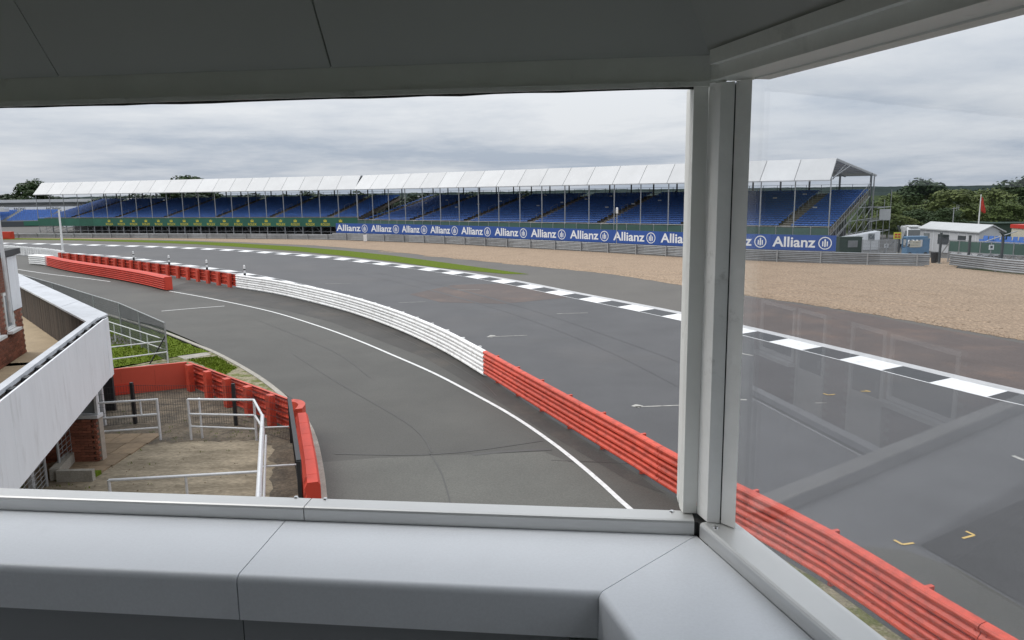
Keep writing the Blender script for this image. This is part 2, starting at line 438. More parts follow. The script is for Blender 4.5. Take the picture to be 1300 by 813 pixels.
# track asphalt between the pit wall and the far kerb
trk = MB()
trk.sheet([(14, -6), (10.2, -1)] + [(p.x, p.y) for p in bar] + [(-56, 88), (-66, 97), (-95, 112), (-130, 122), (-130, 136), (-95, 127)] + [(p.x, p.y) for p in ker[::-1]] + [(30, 0), (34, -6)], 0.0)
struct('race_track', trk, 'asphalt_track')
run = MB()
kx = offset(ker, .85)   # outer edge (to the right of travel away from the camera)
run.sheet([(34, -6), (30, 0)] + [(p.x, p.y) for p in ker] + [(-95, 139), (-60, 128), (-45, 120), (-30, 111), (-17, 99), (-7, 86), (1, 76), (7.5, 68), (15, 60), (24, 47), (40, 25), (50, -6)], -.008)
struct('run_off', run, 'asphalt_runoff')
dus = MB()
dus.sheet([G(940, 414, 0), G(1020, 431), G(1100, 451), G(1300, 497), (30, 5), (38, 8), G(1300, 436), G(1200, 419), G(1100, 400), G(1020, 388), G(940, 376)], -.004)
struct('dusty_run_off', dus, 'asphalt_dusty')
gpx = [(1300, 433), (1200, 416), (1100, 398), (1020, 386), (940, 374.5), (870, 361), (800, 351), (740, 344), (650, 335.5), (560, 326.5), (480, 318), (400, 312), (300, 307.5), (200, 304.5), (60, 303.6)]
grv = MB()
near = [G(*q) for q in gpx]
edge = []
for i in range(len(near) - 1):
    for k in range(8):
        p = near[i].lerp(near[i + 1], k / 8); d = (near[i + 1] - near[i]).normalized()
        w = random.uniform(-.18, .18); edge.append((p.x - d.y * w, p.y + d.x * w))
grv.sheet([(48, 6), (40, 12)] + edge + [(-92, 138.2)] + [(p.x, p.y) for p in arm[::-2]] + [(37.3, 66.6), (38.6, 64.8), (40.8, 59.4), (50, 45), (62, 25)], .004)
struct('gravel_trap', grv, 'gravel')
sp = MB(); r_ = random.Random(31)
for i in range(len(near) - 5):
    for k in range(150):
        p = near[i].lerp(near[i + 1], r_.random()); d = (near[i + 1] - near[i]).normalized(); w = abs(r_.gauss(0, .55)); a = r_.uniform(.015, .05)
        q = Vector((p.x + d.y * -w, p.y + d.x * w, .0)) if (d.x < 0 and False) else Vector((p.x - d.y * w * (-1 if d.x > 0 else 1) * -1, p.y + d.x * w * (-1 if d.x > 0 else 1) * -1, 0))
        sp.add([q + Vector((-a, -a * .7, 0)), q + Vector((a, -a, 0)), q + Vector((a * .8, a, 0)), q + Vector((-a, a * .8, 0)), q + Vector((0, 0, a * 1.1))], [(0, 1, 4), (1, 2, 4), (2, 3, 4), (3, 0, 4)])
o = sp.build('spilled_gravel', 'gravel', None, kind='stuff'); o['label'] = 'stones spilled from the gravel trap onto the tarmac edge'; o['category'] = 'stones'
rt = MB()
for off_ in (2.2, 3.6, 6.5, 8.2, 11.5):
    pts = []
    for i in range(0, 8):
        p = near[i].lerp(Vector((arm[min(4 + i * 14, len(arm) - 1)].x, arm[min(4 + i * 14, len(arm) - 1)].y, 0)), off_ / 26); pts.append((p.x, p.y))
    sp_ = spline(pts, 1.2); A_ = [p + Vector((r_.uniform(-.12, .12), r_.uniform(-.12, .12))) for p in sp_]; rt.sweep([(-.22, .0), (-.12, .035), (0, .012), (.12, .035), (.22, .0)], A_, closed=False)
o = rt.build('gravel_ridge', 'gravel', None, kind='structure')
grs = MB()
grs.sheet([G(*q) for q in [(672, 348.5), (640, 348), (560, 340.5), (500, 332.5), (440, 325.5), (380, 319.5), (300, 313.5), (250, 310.5), (200, 308.5), (100, 305.5), (30, 304.4), (-30, 304.5), (-30, 303), (30, 302.8), (100, 303.6), (200, 305.6), (250, 307), (300, 309), (380, 313.6), (440, 318.6), (500, 325), (560, 333), (640, 344)]], .008)
struct('grass_strip', grs, 'turf')
# pit lane
pit = MB()
pit.sheet([(10.2, -1)] + [(p.x, p.y) for p in bar] + [(-56, 90), (-70, 100), (-90, 108), (-80, 75), (-60, 70)] + [G(0, 338), G(60, 366), G(140, 400), G(200, 414), G(245, 433), G(280, 450), G(330, 478), G(372, 508), G(390, 540), G(399, 562), G(406, 628), (-3.5, 10), (-2, -1)], .004)
struct('pit_lane', pit, 'asphalt_pit')
pd = MB()
pd.sheet([G(*q) for q in [(213, 366), (240, 358), (295, 366), (380, 381), (440, 396), (500, 415), (560, 442), (615, 476), (700, 533), (800, 597), (845, 628), (800, 612), (740, 577), (690, 548), (640, 515), (600, 490), (540, 455), (470, 428), (420, 409), (360, 394), (300, 384)]], .008)
struct('barrier_apron', pd, 'asphalt_dark')
vg = MB()
vg.sheet([(9.3, 1.5), (7.4, 7.0), (6.3, 10), (5.55, 12.4), (4.65, 14.4), (4.3, 15.1), (3.3, 15.0), (4.3, 11), (5.2, 8), (6.4, 4), (7.2, 1.5)], .008)
struct('weedy_verge', vg, 'verge')
# asphalt patches on the track
pt = MB()
pt.sheet([G(1168, 692), G(1300, 634), (18, 6), G(1300, 768)], .004); struct('dark_track_patch', pt, 'asphalt_relaid')
pt = MB()
pt.sheet([G(1052, 690), G(1150, 699), G(1215, 722), G(1300, 772), (10.6, 5), (8.9, 4.8), G(1285, 809)], .004); struct('grey_track_patch', pt, 'asphalt_pit')
pt = MB()
pt.sheet([G(520, 374), G(575, 362), G(650, 360), G(720, 378), G(640, 386), G(560, 384)], .004); struct('worn_track_patch', pt, 'asphalt_dusty')
pt = MB()
pt.sheet([G(*q) for q in [(399, 588), (480, 582), (560, 579), (690, 574), (735, 592), (790, 642), (806, 662), (404, 662)]], .0085); struct('pale_pit_patch', pt, 'asphalt_pit_pale')
# seams and cracks
def line(mb, pts, w, z):
    pts = [Vector((p[0], p[1])) for p in pts]; A = offset(pts, w / 2); B = offset(pts, -w / 2)
    mb.ribbon([(*p, z) for p in A], [(*p, z) for p in B])
sm = MB()
for px, w in (([(425, 577), (560, 577), (690, 560)], .05), ([(600, 578), (640, 574), (700, 571)], .16), ([(372, 450), (430, 487), (520, 540), (548, 575)], .03), ([(330, 408), (420, 445), (470, 480)], .03),
              ([(300, 378), (380, 387), (430, 399), (520, 434), (600, 478), (630, 503)], .035), ([(545, 575), (560, 600), (572, 640)], .03), ([(700, 585), (830, 590)], .03)):
    line(sm, spline([G(*q) for q in px], .8), w, .0125)
struct('asphalt_seam', sm, 'asphalt_seal')

# kerbs and lines
def kerb(name, path, inner, total, z0, far=True):
    blocks = {}
    b = MB()
    for i in range(len(path) - 1):
        a0, a1 = path[i], path[i + 1]
        def of(k, d):
            p = path[k]; q0 = path[max(k - 1, 0)]; q1 = path[min(k + 1, len(path) - 1)]; t = (q1 - q0).normalized(); return Vector((p.x + t.y * d, p.y - t.x * d))
        b.mi = 0 if i % 2 else 1
        i0, i1, o0, o1 = of(i, -total / 2), of(i + 1, -total / 2), of(i, -total / 2 + inner), of(i + 1, -total / 2 + inner)
        b.add([(*i0, z0), (*i1, z0), (*o1, z0 + .05), (*o0, z0 + .05)], [(0, 1, 2, 3)])
        e0, e1 = of(i, total / 2), of(i + 1, total / 2)
        b.mi = 2
        b.add([(*o0, z0 + .05), (*o1, z0 + .05), (*e1, z0 + .04), (*e0, z0 + .04)], [(0, 1, 2, 3)])
        b.add([(*e0, z0 + .04), (*e1, z0 + .04), (*e1, z0 - .05), (*e0, z0 - .05)], [(0, 1, 2, 3)])
        m0, m1 = of(i, -total / 2 - .06), of(i + 1, -total / 2 - .06)
        b.mi = 0
        b.add([(*m0, z0), (*m1, z0), (*i1, z0 + .001), (*i0, z0 + .001)], [(0, 1, 2, 3)])
    return struct(name, b, ['kerb_white', 'kerb_black', 'kerb_grey'])
kerb('outer_kerb', ker, 1.15, 1.75, .006)
inner_path = spline([G(*q) for q in [(60, 320.5), (85, 321.8), (109, 323.4), (131, 324.8), (155, 326.8), (188, 331), (211, 334), (228, 336.6), (250, 339.4), (278, 343), (299.5, 346.6), (323, 351), (349, 356.2), (373, 361.6), (394, 366.6), (411, 370.6), (432, 376.7), (450, 381.5)]], 2.1)
kerb('inner_kerb', inner_path, 1.0, 1.2, .006)
wl = MB()
line(wl, spline([G(*q) for q in [(815, 660), (795, 643), (750, 602), (700, 562), (650, 528), (600, 500), (550, 474), (500, 452), (450, 431), (400, 413), (340, 395), (265, 379), (215, 370)]], 1.0), .13, .0165)
line(wl, [G(205, 395.5), G(245, 392), G(285, 389)], .14, .0165)
line(wl, spline([G(*q) for q in [(20, 342), (60, 348), (110, 354), (140, 358)]], 1.0), .14, .0165)
struct('pit_lane_line', wl, 'line_white')
ke = MB()
kp = spline([G(*q) for q in [(100, 388), (140, 401), (200, 419.5), (245, 437), (280, 452), (330, 481), (368, 512), (388, 536), (399, 560), (407, 600), (411, 640)]], .8)
ke.sweep([(-.09, .0), (.09, .0), (.09, .045), (-.09, .05)], kp); struct('pit_lane_edge', ke, 'concrete')
gm = MB()
for a, b, w in (((806, 517), (864, 515), .09), ((806, 517), (812, 514.5), .3), ((621, 428), (669, 426), .09), ((621, 428.5), (626, 426), .3), ((707, 398.5), (746, 397.5), .09), ((506, 384.5), (540, 383.5), .09), ((581, 368.5), (610, 368), .09),
                ((413, 360.5), (445, 360), .09), ((1286, 579), (1300, 585), .12), ((940, 449), (956, 452), .12), ((940, 508), (948, 508), .1), ((560, 350), (582, 350), .09), ((1035, 512), (1050, 512), .05)):
    line(gm, [G(*a), G(*b)], w, .0085)
struct('grid_marking', gm, 'line_worn')
ym = MB()
for a, b, c in (((1135, 686), (1146, 692), (1160, 690)), ((1222, 684), (1237, 680), (1226, 675)), ((1045, 500), (1052, 502), (1060, 501)), ((1093, 497), (1105, 497.5), (1098, 496))):
    line(ym, [G(*a), G(*b)], .06, .0085); line(ym, [G(*b), G(*c)], .06, .0105)
struct('yellow_grid_mark', ym, 'line_yellow')
ty = MB()
for px, w in (([(440, 345), (520, 362), (640, 395), (760, 440), (865, 492)], .2), ([(450, 342), (540, 358), (670, 392), (800, 436), (870, 462)], .22)):
    line(ty, spline([G(*q) for q in px], 2), w, .0065)
struct('tyre_mark', ty, 'asphalt_track')

# ================================================================== BARRIERS
def wave(h0, h1, n, amp, back):
    p = []
    k = n * 8
    for i in range(k + 1):
        t = i / k; c = math.cos(2 * math.pi * n * t)
        p.append((amp * (1 - (abs(c) ** .6 * (1 if c > 0 else -1))) / 2, h0 + (h1 - h0) * t))
    return [(o, z) for o, z in p] + [(-back, h1), (-back, h0)]
def wbeams(h0, h1, n, back, A=.12, v=.05, gap=.02):
    p = []; hb = (h1 - h0 + gap) / n
    for k in range(n):
        z = h0 + k * hb
        for f, o in ((0, .0), (.05, A * .8), (.16, A), (.3, A * .95), (.44, A - v), (.56, A - v), (.7, A * .95), (.84, A), (.95, A * .8), (1, .0)): p.append((o, z + f * (hb - gap)))
    return p + [(-back, h1), (-back, h0)]
def wsheet(h0, h1, n, A=.12, v=.05, th=.03):
    p = wbeams(h0, h1, n, 0, A, v)[:-2]
    return p + [(o - th, z) for o, z in p[::-1]]
def rails(root, path, side, prof, seg, m, post=None, post_off=0., post_size=(.12, .16), ptop=1.02, pstep=2, name='rail'):
    pr = [(side * o, z) for o, z in prof]
    if side < 0: pr = pr[::-1]
    i = 0
    while i < len(path) - 1:
        j = min(i + seg, len(path) - 1)
        if len(path) - 1 - j < 2: j = len(path) - 1
        sub = list(path[i:j + 1]); sub[-1] = sub[-1].lerp(sub[-2], .012)
        MB().sweep(pr, sub).build(name, m, root, smooth=False)
        i = j
    if post:
        me = MB().box((0, 0, ptop / 2), (post_size[0], post_size[1], ptop)).mesh('post', post)
        for k in range(1, len(path), pstep):
            a, b = path[k - 1], path[min(k + 1, len(path) - 1)]; t = (b - a).normalized(); p = path[k]
            q = (p.x + t.y * post_off * side, p.y - t.x * post_off * side, 0.0)
            inst('post', me, root, q, math.atan2(t.y, t.x))
def upto(path, a, b):
    return [p for p in path if a <= p.y <= b]
# towards the camera the wave faces the pit lane = left of travel away from the camera
prof4 = wbeams(.14, 1.05, 3, .03)
red_near = upto(bar, 0, 28.3); t = thing('pit_wall_barrier', 'long red ribbed steel barrier between pit lane and track, passing below the windows', 'barrier', (red_near[0].x, red_near[0].y, 0))
rails(t, red_near, -1, prof4, 4, 'red_rail', 'red_rail', -.09, (.07, .14), 1.045)
wh = upto(bar, 27.5, 58.0); t = thing('pit_wall_barrier', 'curving white ribbed steel barrier between pit lane and track', 'barrier', (wh[0].x, wh[0].y, 0))
rails(t, wh, -1, wbeams(.06, 1.05, 3, .03), 4, 'white_rail', 'white_rail', -.12, (.1, .16), 1.03)
rf = upto(bar, 57.2, 90); t = thing('pit_wall_barrier', 'red steel barrier with upright posts on its near side, beyond the white one', 'barrier', (rf[0].x, rf[0].y, 0))
rails(t, rf, 1, wsheet(.15, 1.05, 3, .13, .06), 4, 'red_rail', 'red_rail', -.12, (.42, .2), 1.08)
def bolts(root, path, side, zs, m_, off):
    b = MB()
    for k in range(2, len(path) - 1, 2):
        a, c = path[k - 1], path[k + 1]; d = (c - a).normalized(); n_ = Vector((d.y, -d.x)) * side
        for z in zs:
            for e_ in (-.09, .09):
                p = path[k] + n_ * off + d * e_; q = p + n_ * .022; b.tube((p.x, p.y, z), (q.x, q.y, z), .017, 6)
    b.build('bolt', m_, root, kind='stuff')
ZB = [.14 + (.93 / 3) * (k + .47) for k in range(3)]
bolts(bpy.data.objects['pit_wall_barrier'], red_near, -1, ZB, 'red_rail', .065)
# red tyre wall arm with a white nose block
armp = spline([(-48.9, 78.9), (-43.2, 72.9), (-34.0, 64.4), (-29.5, 60.0), (-26.2, 56.4)], 1.0)
t = thing('tyre_barrier', 'red six-ribbed barrier arm standing in the pit lane entry', 'barrier', (armp[0].x, armp[0].y, 0))
pr = wave(.05, 1.05, 6, .13, .5); i = 0
while i < len(armp) - 1:
    j = min(i + 3, len(armp) - 1)
    if len(armp) - 1 - j < 2: j = len(armp) - 1
    sub = list(armp[i:j + 1]); sub[-1] = sub[-1].lerp(sub[-2], .02)
    MB().sweep(pr, sub).build('rail', 'red_plastic', t); i = j
pr5 = wave(.05, 1.05, 5, .1, .9)
nose = spline([(-52.3, 81.3), (-50.4, 80.1), (-49.2, 79.1)], .6)
o = MB().sweep(pr5, nose).build('nose_block', 'white_plastic', None, origin=(nose[0].x, nose[0].y, 0)); tag(o, 'white ribbed block at the far tip of the red barriers', 'barrier')
# white fence blocks
fp = spline([(-69.5, 101.5), (-63, 96.3), (-58.0, 92.5), (-54.2, 89.2), (-51.6, 86.4)], 2.1)
for k in range(len(fp) - 1):
    a, b = fp[k], fp[k + 1]; d = (b - a).normalized(); mid = (a + b) / 2
    q = MB(); ang = math.atan2(d.y, d.x); L = (b - a).length - .55
    for z0, z1, w in ((0, .3, .5), (.34, .62, .42), (.66, .98, .36)): q.box((mid.x, mid.y, (z0 + z1) / 2), (L, w, z1 - z0), ang)
    for s_ in (-.34, 0.0, .34): q.box((mid.x + d.x * L * s_, mid.y + d.y * L * s_, .52), (.18, .54, 1.04), ang)
    o = q.build('barrier_block', 'white_plastic', None, origin=(mid.x, mid.y, 0)); tag(o, 'white slatted barrier block, ' + ['first', 'second', 'third', 'fourth', 'fifth', 'sixth', 'seventh', 'eighth', 'ninth', 'tenth', 'eleventh', 'twelfth', 'thirteenth'][k] + ' from the far left of the row', 'barrier', 'white barrier blocks at the pit entry')
q = G(17, 303.5)
o = MB()
for k in range(4): o.box((q.x - .8 - k * 1.55, q.y + .1 * k, .65), (1.5, .9, 1.3))
for k in range(4): o.box((q.x - .8 - k * 1.55, q.y - .42 + .1 * k, .65), (1.3, .2, .9))
o = o.build('tyre_barrier', 'red_plastic', None, origin=(q.x, q.y, 0)); tag(o, 'short red block barrier beside the far steel guardrail', 'barrier')
# far grey guardrail
garm = arm
t = thing('guardrail', 'grey steel guardrail below the row of blue banners', 'guardrail', (arm[0].x, arm[0].y, 0))
isp = max(i for i, p in enumerate(arm) if p.y < 119)
rails(t, arm[:isp + 1], -1, wbeams(.1, 1.1, 3, .03), 4, 'galv', 'galv_post', .16, (.12, .12), 1.12, 4)
t = thing('guardrail', 'grey steel guardrail below the gold lettered green stand front', 'guardrail', (arm[isp].x, arm[isp].y, 0))
rails(t, arm[isp:], -1, wbeams(.1, .86, 2, .03), 4, 'galv', 'galv_post', .16, (.12, .12), .88, 4)
a2 = spline([(39.6, 64.0), (41.2, 59.5), (43.6, 55.5), (48, 49)], 1.0)
a2 = spline([G(1206, 338), G(1240, 342.5), G(1300, 349.5), (44.5, 54.5), (48, 49)], 1.0)
t = thing('guardrail', 'shorter grey steel guardrail in front of the low blue seating', 'guardrail', (a2[0].x, a2[0].y, 0))
rails(t, a2, 1, wbeams(.1, 1.15, 3, .03), 4, 'galv', 'galv_post', -.16, (.12, .12), 1.15, 4)

# ================================================================== GRANDSTANDS
R_ = AT(1052, 300, 85); M_ = AT(455, 290, 133); L_ = AT(50, 290, 159)
def crown_mesh(sz):
    pts = [(-.5, .0), (.5, .0), (.62, .75), (.28, .35), (.16, .95), (0, .45), (-.16, .95), (-.28, .35), (-.62, .75)]
    m = MB(); m.add([(x * sz, y * sz, 0) for x, y in pts], [tuple(range(len(pts)))]); return m.mesh('crown_mark', 'lettering_gold')
def grandstand(name, label, O, Eend, nb, left):
    O = Vector((O.x, O.y, 0)); Eend = Vector((Eend.x, Eend.y, 0)); L = (Eend - O).length; u = (Eend - O).normalized(); w = Vector((-u.y, u.x, 0))
    if w.y < 0: w = -w
    root = thing(name, label, 'grandstand', O)
    bay = L / nb
    def P(a, b, z): q = O + u * a + w * b; return Vector((q.x, q.y, z))
    rz = math.atan2(-u.y, -u.x)
    rows, tread, b0, z0, zt = (18, .86, 1.4, 2.8, 6.3) if left else (18, .98, 1.4, 2.35, 6.2)
    rise = (zt - z0) / (rows - 1)
    # stepped deck
    d = MB(); prof = [(b0 - .9, z0 - .5)]
    for r in range(rows):
        prof += [(b0 - .9 + r * tread if r else b0 - .9, z0 + r * rise - (0 if r == 0 else 0)), (b0 - .9 + (r + 1) * tread, z0 + r * rise)]
    prof += [(b0 - .9 + rows * tread, zt - .4), ]
    n = len(prof); vs = [P(0, b, z) for b, z in prof] + [P(L, b, z) for b, z in prof]
    d.add(vs, [(i, i + 1, n + i + 1, n + i) for i in range(n - 1)] + [(n - 1, 0, n, 2 * n - 1), tuple(range(n))[::-1], tuple(range(n, 2 * n))])
    d.build('deck', 'deck_board', root)
    # aisles and seats
    aisles = [bay * k for k in ((1.35, 4.5, 7.6, 10.7, 13.8, 16.9, 19.4) if not left else (1.6, 4.9, 8.1, 11.4, 14.6, 17.8))]
    st = MB(); rnd = random.Random(3)
    for r in range(rows):
        zc = z0 + r * rise; bc = b0 - .9 + r * tread + .52
        a = .3
        while a < L - .3:
            if all(abs(a - c) > .75 for c in aisles):
                fold = rnd.random() < .9
                j = rnd.uniform(-.015, .015)
                st.hexa([P(a - .235, bc + .12 + j, zc + .34), P(a + .235, bc + .12 + j, zc + .34), P(a + .235, bc + .18 + j, zc + .34), P(a - .235, bc + .18 + j, zc + .34),
                         P(a - .22, bc + .22 + j, zc + .57), P(a + .22, bc + .22 + j, zc + .57), P(a + .22, bc + .26 + j, zc + .55), P(a - .22, bc + .26 + j, zc + .55)])
                sz = .36 if fold else .10
                st.hexa([P(a - .2, bc - .25, zc + .40), P(a + .2, bc - .25, zc + .40), P(a + .2, bc + .12, zc + .38), P(a - .2, bc + .12, zc + .38),
                         P(a - .2, bc - .25, zc + .46), P(a + .2, bc - .25, zc + .46), P(a + .2, bc + .12, zc + .44), P(a - .2, bc + .12, zc + .44)])
            a += .5
    st.build('seating', 'seat_blue', root, kind='stuff')
    for c in aisles:
        s = MB()
        for r in range(rows):
            bb = b0 - .9 + r * tread; zz_ = z0 + r * rise
            s.hexa([P(c - .6, bb + .02, zz_ + .004), P(c + .6, bb + .02, zz_ + .004), P(c + .6, bb + .42, zz_ + .004), P(c - .6, bb + .42, zz_ + .004),
                    P(c - .6, bb + .02, zz_ + rise * .5), P(c + .6, bb + .02, zz_ + rise * .5), P(c + .6, bb + .42, zz_ + rise * .5), P(c - .6, bb + .42, zz_ + rise * .5)])
        s.build('stair', 'aisle_tread', root)
        h = MB()
        for r in range(2, rows - 1, 4):
            bb = b0 - .9 + r * tread; zz_ = z0 + r * rise
            h.tube(P(c, bb, zz_), P(c, bb, zz_ + 1.0), .03, 5); h.tube(P(c, bb, zz_ + 1.0), P(c, bb + 1.7, zz_ + 1.0 + 2 * rise), .03, 5); h.tube(P(c, bb + 1.7, zz_ + 2 * rise), P(c, bb + 1.7, zz_ + 1 + 2 * rise), .03, 5)
        h.build('handrail', 'stand_steel', root, kind='stuff')
    # roof: sloped white front panels, one per bay, and the long back slope
    fb, fz, rb, rz_, kb, kz = -.6, 7.92, 1.7, 10.35, (19.5 if left else 22.2), 8.75
    rp_b = 16.9 if left else 19.4
    for k in range(nb):
        a0, a1 = k * bay + .035, (k + 1) * bay - .035
        m = MB(); th = .08
        m.hexa([P(a0, fb, fz), P(a1, fb, fz), P(a1, fb + th, fz - .03), P(a0, fb + th, fz - .03), P(a0, rb, rz_), P(a1, rb, rz_), P(a1, rb + th, rz_ - .06), P(a0, rb + th, rz_ - .06)])
        m.build('roof_panel', 'roof_sheet', root)
        m = MB(); s0, s1 = rb + .04, kb
        m.hexa([P(a0, s0, rz_ - .07), P(a1, s0, rz_ - .07), P(a1, s1, kz - .09), P(a0, s1, kz - .09), P(a0, s0, rz_ - .01), P(a1, s0, rz_ - .01), P(a1, s1, kz), P(a0, s1, kz)])
        m.build('roof_sheet', 'roof_sheet', root)
    for k in range(nb + 1):
        a = min(max(k * bay, .06), L - .06)
        m = MB(); m.beam(P(a, fb + .1, fz - .06), P(a, rb + .1, rz_ - .14), .06, .1); m.beam(P(a, rb, rz_ - .2), P(a, kb - .1, kz - .2), .12, .2)
        m.beam(P(a, .6, 8.0), P(a, 6.0, rz_ - .55), .1, .1)
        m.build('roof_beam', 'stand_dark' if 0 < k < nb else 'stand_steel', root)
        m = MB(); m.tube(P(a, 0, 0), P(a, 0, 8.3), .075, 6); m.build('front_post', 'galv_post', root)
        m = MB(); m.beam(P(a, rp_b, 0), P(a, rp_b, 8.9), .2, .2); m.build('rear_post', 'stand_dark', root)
    for k, b in enumerate((3.5, 6, 8.5, 11, 13.5, 16, 18.5)):
        z = rz_ + (kz - rz_) * (b - rb) / (kb - rb) - .13
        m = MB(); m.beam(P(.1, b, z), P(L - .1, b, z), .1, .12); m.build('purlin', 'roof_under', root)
    m = MB(); m.beam(P(.02, fb, fz - .09), P(L - .02, fb, fz - .09), .08, .08); m.build('front_gutter', 'roof_under', root)
    m = MB(); m.beam(P(0, kb + .1, kz - .1), P(L, kb + .1, kz - .1), .16, .18); m.build('rear_gutter', 'roof_under', root)
    # back rail with mesh
    m = MB(); bb = b0 - .9 + rows * tread - .1
    a = 0
    while a <= L + .01:
        m.tube(P(a, bb, zt - .3), P(a, bb, zt + 1.25), .035, 5); a += bay / 2
    for z in (zt + .35, zt + .8, zt + 1.25): m.tube(P(0, bb, z), P(L, bb, z), .022, 5)
    m.build('back_rail', 'stand_dark', root, kind='stuff')
    # front edge: panels between posts
    half = bay / 2
    pan = 'skirt_green' if left else 'screen_green'
    sz0, sz1 = (1.45, 2.98) if left else (1.55, 2.55)
    for k in range(nb * (1 if left else 2)):
        wdt = bay if left else half
        a0, a1 = k * wdt + (.01 if left else .05), (k + 1) * wdt - (.01 if left else .05)
        m = MB(); m.hexa([P(a0, -.15, sz0), P(a1, -.15, sz0), P(a1, -.11, sz0), P(a0, -.11, sz0), P(a0, -.15, sz1), P(a1, -.15, sz1), P(a1, -.11, sz1), P(a0, -.11, sz1)])
        m.build('front_panel', pan, root)
        if not left:
            m = MB(); m.beam(P(k * half, -.13, 0.4), P(k * half, -.13, sz1 + .12), .07, .07); m.build('panel_post', 'galv_post', root)
    m = MB(); m.tube(P(0, -.05, sz1 + .12), P(L, -.05, sz1 + .12), .03, 5); m.tube(P(0, -.05, sz0 - .06), P(L, -.05, sz0 - .06), .03, 5); m.build('front_rail', 'galv_post', root)
    # scaffold beneath
    m = MB(); rnd = random.Random(5)
    a = 0; k = 0
    while a <= L + .01:
        for b in (.1, 3.3, 6.5, 9.7, 12.9, 15.8):
            zz_ = z0 + max(0, (b - b0 + .9)) / tread * rise - .25
            m.tube(P(a, b, 0), P(a, b, max(zz_, 1.6)), .045 if b < 1 else .05, 4)
        if k % 2 == 0 and a + half <= L: m.tube(P(a, .15, .1), P(a + half, .15, z0 - .4), .03, 4)
        m.tube(P(a, .1, .2), P(a, 15.5, 4.9), .03, 4)
        if a + half <= L:
            for z in (.5, 1.5): m.tube(P(a, .12, z), P(a + half, .12, z), .028, 4)
            m.tube(P(a, 6.5, .3), P(a + half, 6.5, 3.2), .03, 4)
        a += half; k += 1
    m.build('scaffold', 'stand_steel', root, kind='stuff')
    m = MB(); m.hexa([P(.2, 8.2, 0), P(L - .2, 8.2, 0), P(L - .2, 8.3, 0), P(.2, 8.3, 0), P(.2, 8.2, 3.6), P(L - .2, 8.2, 3.6), P(L - .2, 8.3, 3.6), P(.2, 8.3, 3.6)])
    m.build('dark_backing', 'netting_and_backing', root)  # dark sheet added behind the scaffold to deepen the shade under the deck
    return root, P, L, rz, bay, (rows, tread, b0, z0, zt, rise)
gs, PL, LL, rzL, bayL, prmL = grandstand('grandstand', 'far grandstand with the gold lettered green front, blue seats and white roof', M_, L_, 20, True)
# gold lettering along the green front
lm = text_mesh('ROLEX', .62, .012, 1.0, 'lettering_gold'); cm = crown_mesh(.62)
for k in range(27):
    x = 415 - k * 9.05
    a = LL * (.045 + .70 * k / 17.0) if k < 18 else None
    if a is None: continue
    q = PL(a, -.165, 1.80); put_upright('lettering', lm, gs, q, rzL)
    q = PL(a, -.165, 2.22); put_upright('crown_mark', cm, gs, q, rzL)
gs2, PR, LR, rzR, bayR, prmR = grandstand('grandstand', 'nearer grandstand above the blue banner, with blue seats and open right end', R_, M_, 20, False)
# open right end: raking rail, scaffold tower, plate, ramp
rows, tread, b0, z0, zt, rise = prmR
m = MB()
nst = 16
for k in range(nst + 1):
    t_ = k / nst; b = b0 - 1.2 + t_ * (rows * tread + .6); z = z0 - 1.6 + t_ * (zt - z0 + 1.3)
    m.tube(PR(-.12, b, z), PR(-.12, b, z + 1.75), .03, 5)
for dz in (0, 1.0, 1.75):
    m.beam(PR(-.12, b0 - 1.2, z0 - 1.6 + dz), PR(-.12, b0 - .6 + rows * tread, zt - .3 + dz), .09 if dz == 0 else .05, .12 if dz == 0 else .05)
m.build('side_rail', 'galv_post', gs2)
m = MB()
for b in (7.4, 11.2, 15.1, 19.0):
    for a in (-.35, -2.6):
        m.tube(PR(a, b, 0), PR(a, b, min(7.4, z0 - 1.6 + (b - b0 + 1.2) / 18.3 * 5.7 + .1)), .05, 5)
for z in (1.5, 3.0, 4.5):
    for b0_, b1_ in ((7.4, 11.2), (11.2, 15.1), (15.1, 19.0)):
        if z < z0 - 1.6 + (b1_ - b0 + 1.2) / 18.3 * 5.7:
            for a in (-.35, -2.6): m.tube(PR(a, b0_, z), PR(a, b1_, z), .04, 5)
            m.tube(PR(-.35, b0_, z - 1.4), PR(-.35, b1_, z), .035, 5)
    for b in (11.2, 15.1, 19.0):
        if z < z0 - 1.6 + (b - b0 + 1.2) / 18.3 * 5.7: m.tube(PR(-.35, b, z), PR(-2.6, b, z), .04, 5)
m.tube(PR(-.2, 20.0, 0), PR(-.2, 20.0, 8.7), .09, 6); m.tube(PR(-.1, .2, 8.2), PR(-.1, 7.5, rise + 9.4), .05, 5)
m.build('end_scaffold', 'stand_steel', gs2)
m = MB(); q = PR(-2.75, 15.0, 3.6); m.box(q, (1.6, .08, 1.4), 0.2); m.build('ballast_plate', 'roof_under', gs2)
m = MB()
for k in range(24):
    a, r = 4 + k * 3.3, 8 + (k * 7) % 9
    m.box(PR(a, b0 - .9 + r * tread + .1, z0 + r * rise + .5), (.5, .12, .16), rzR)
m.build('seat_number_plate', 'white_board', gs2, kind='stuff')

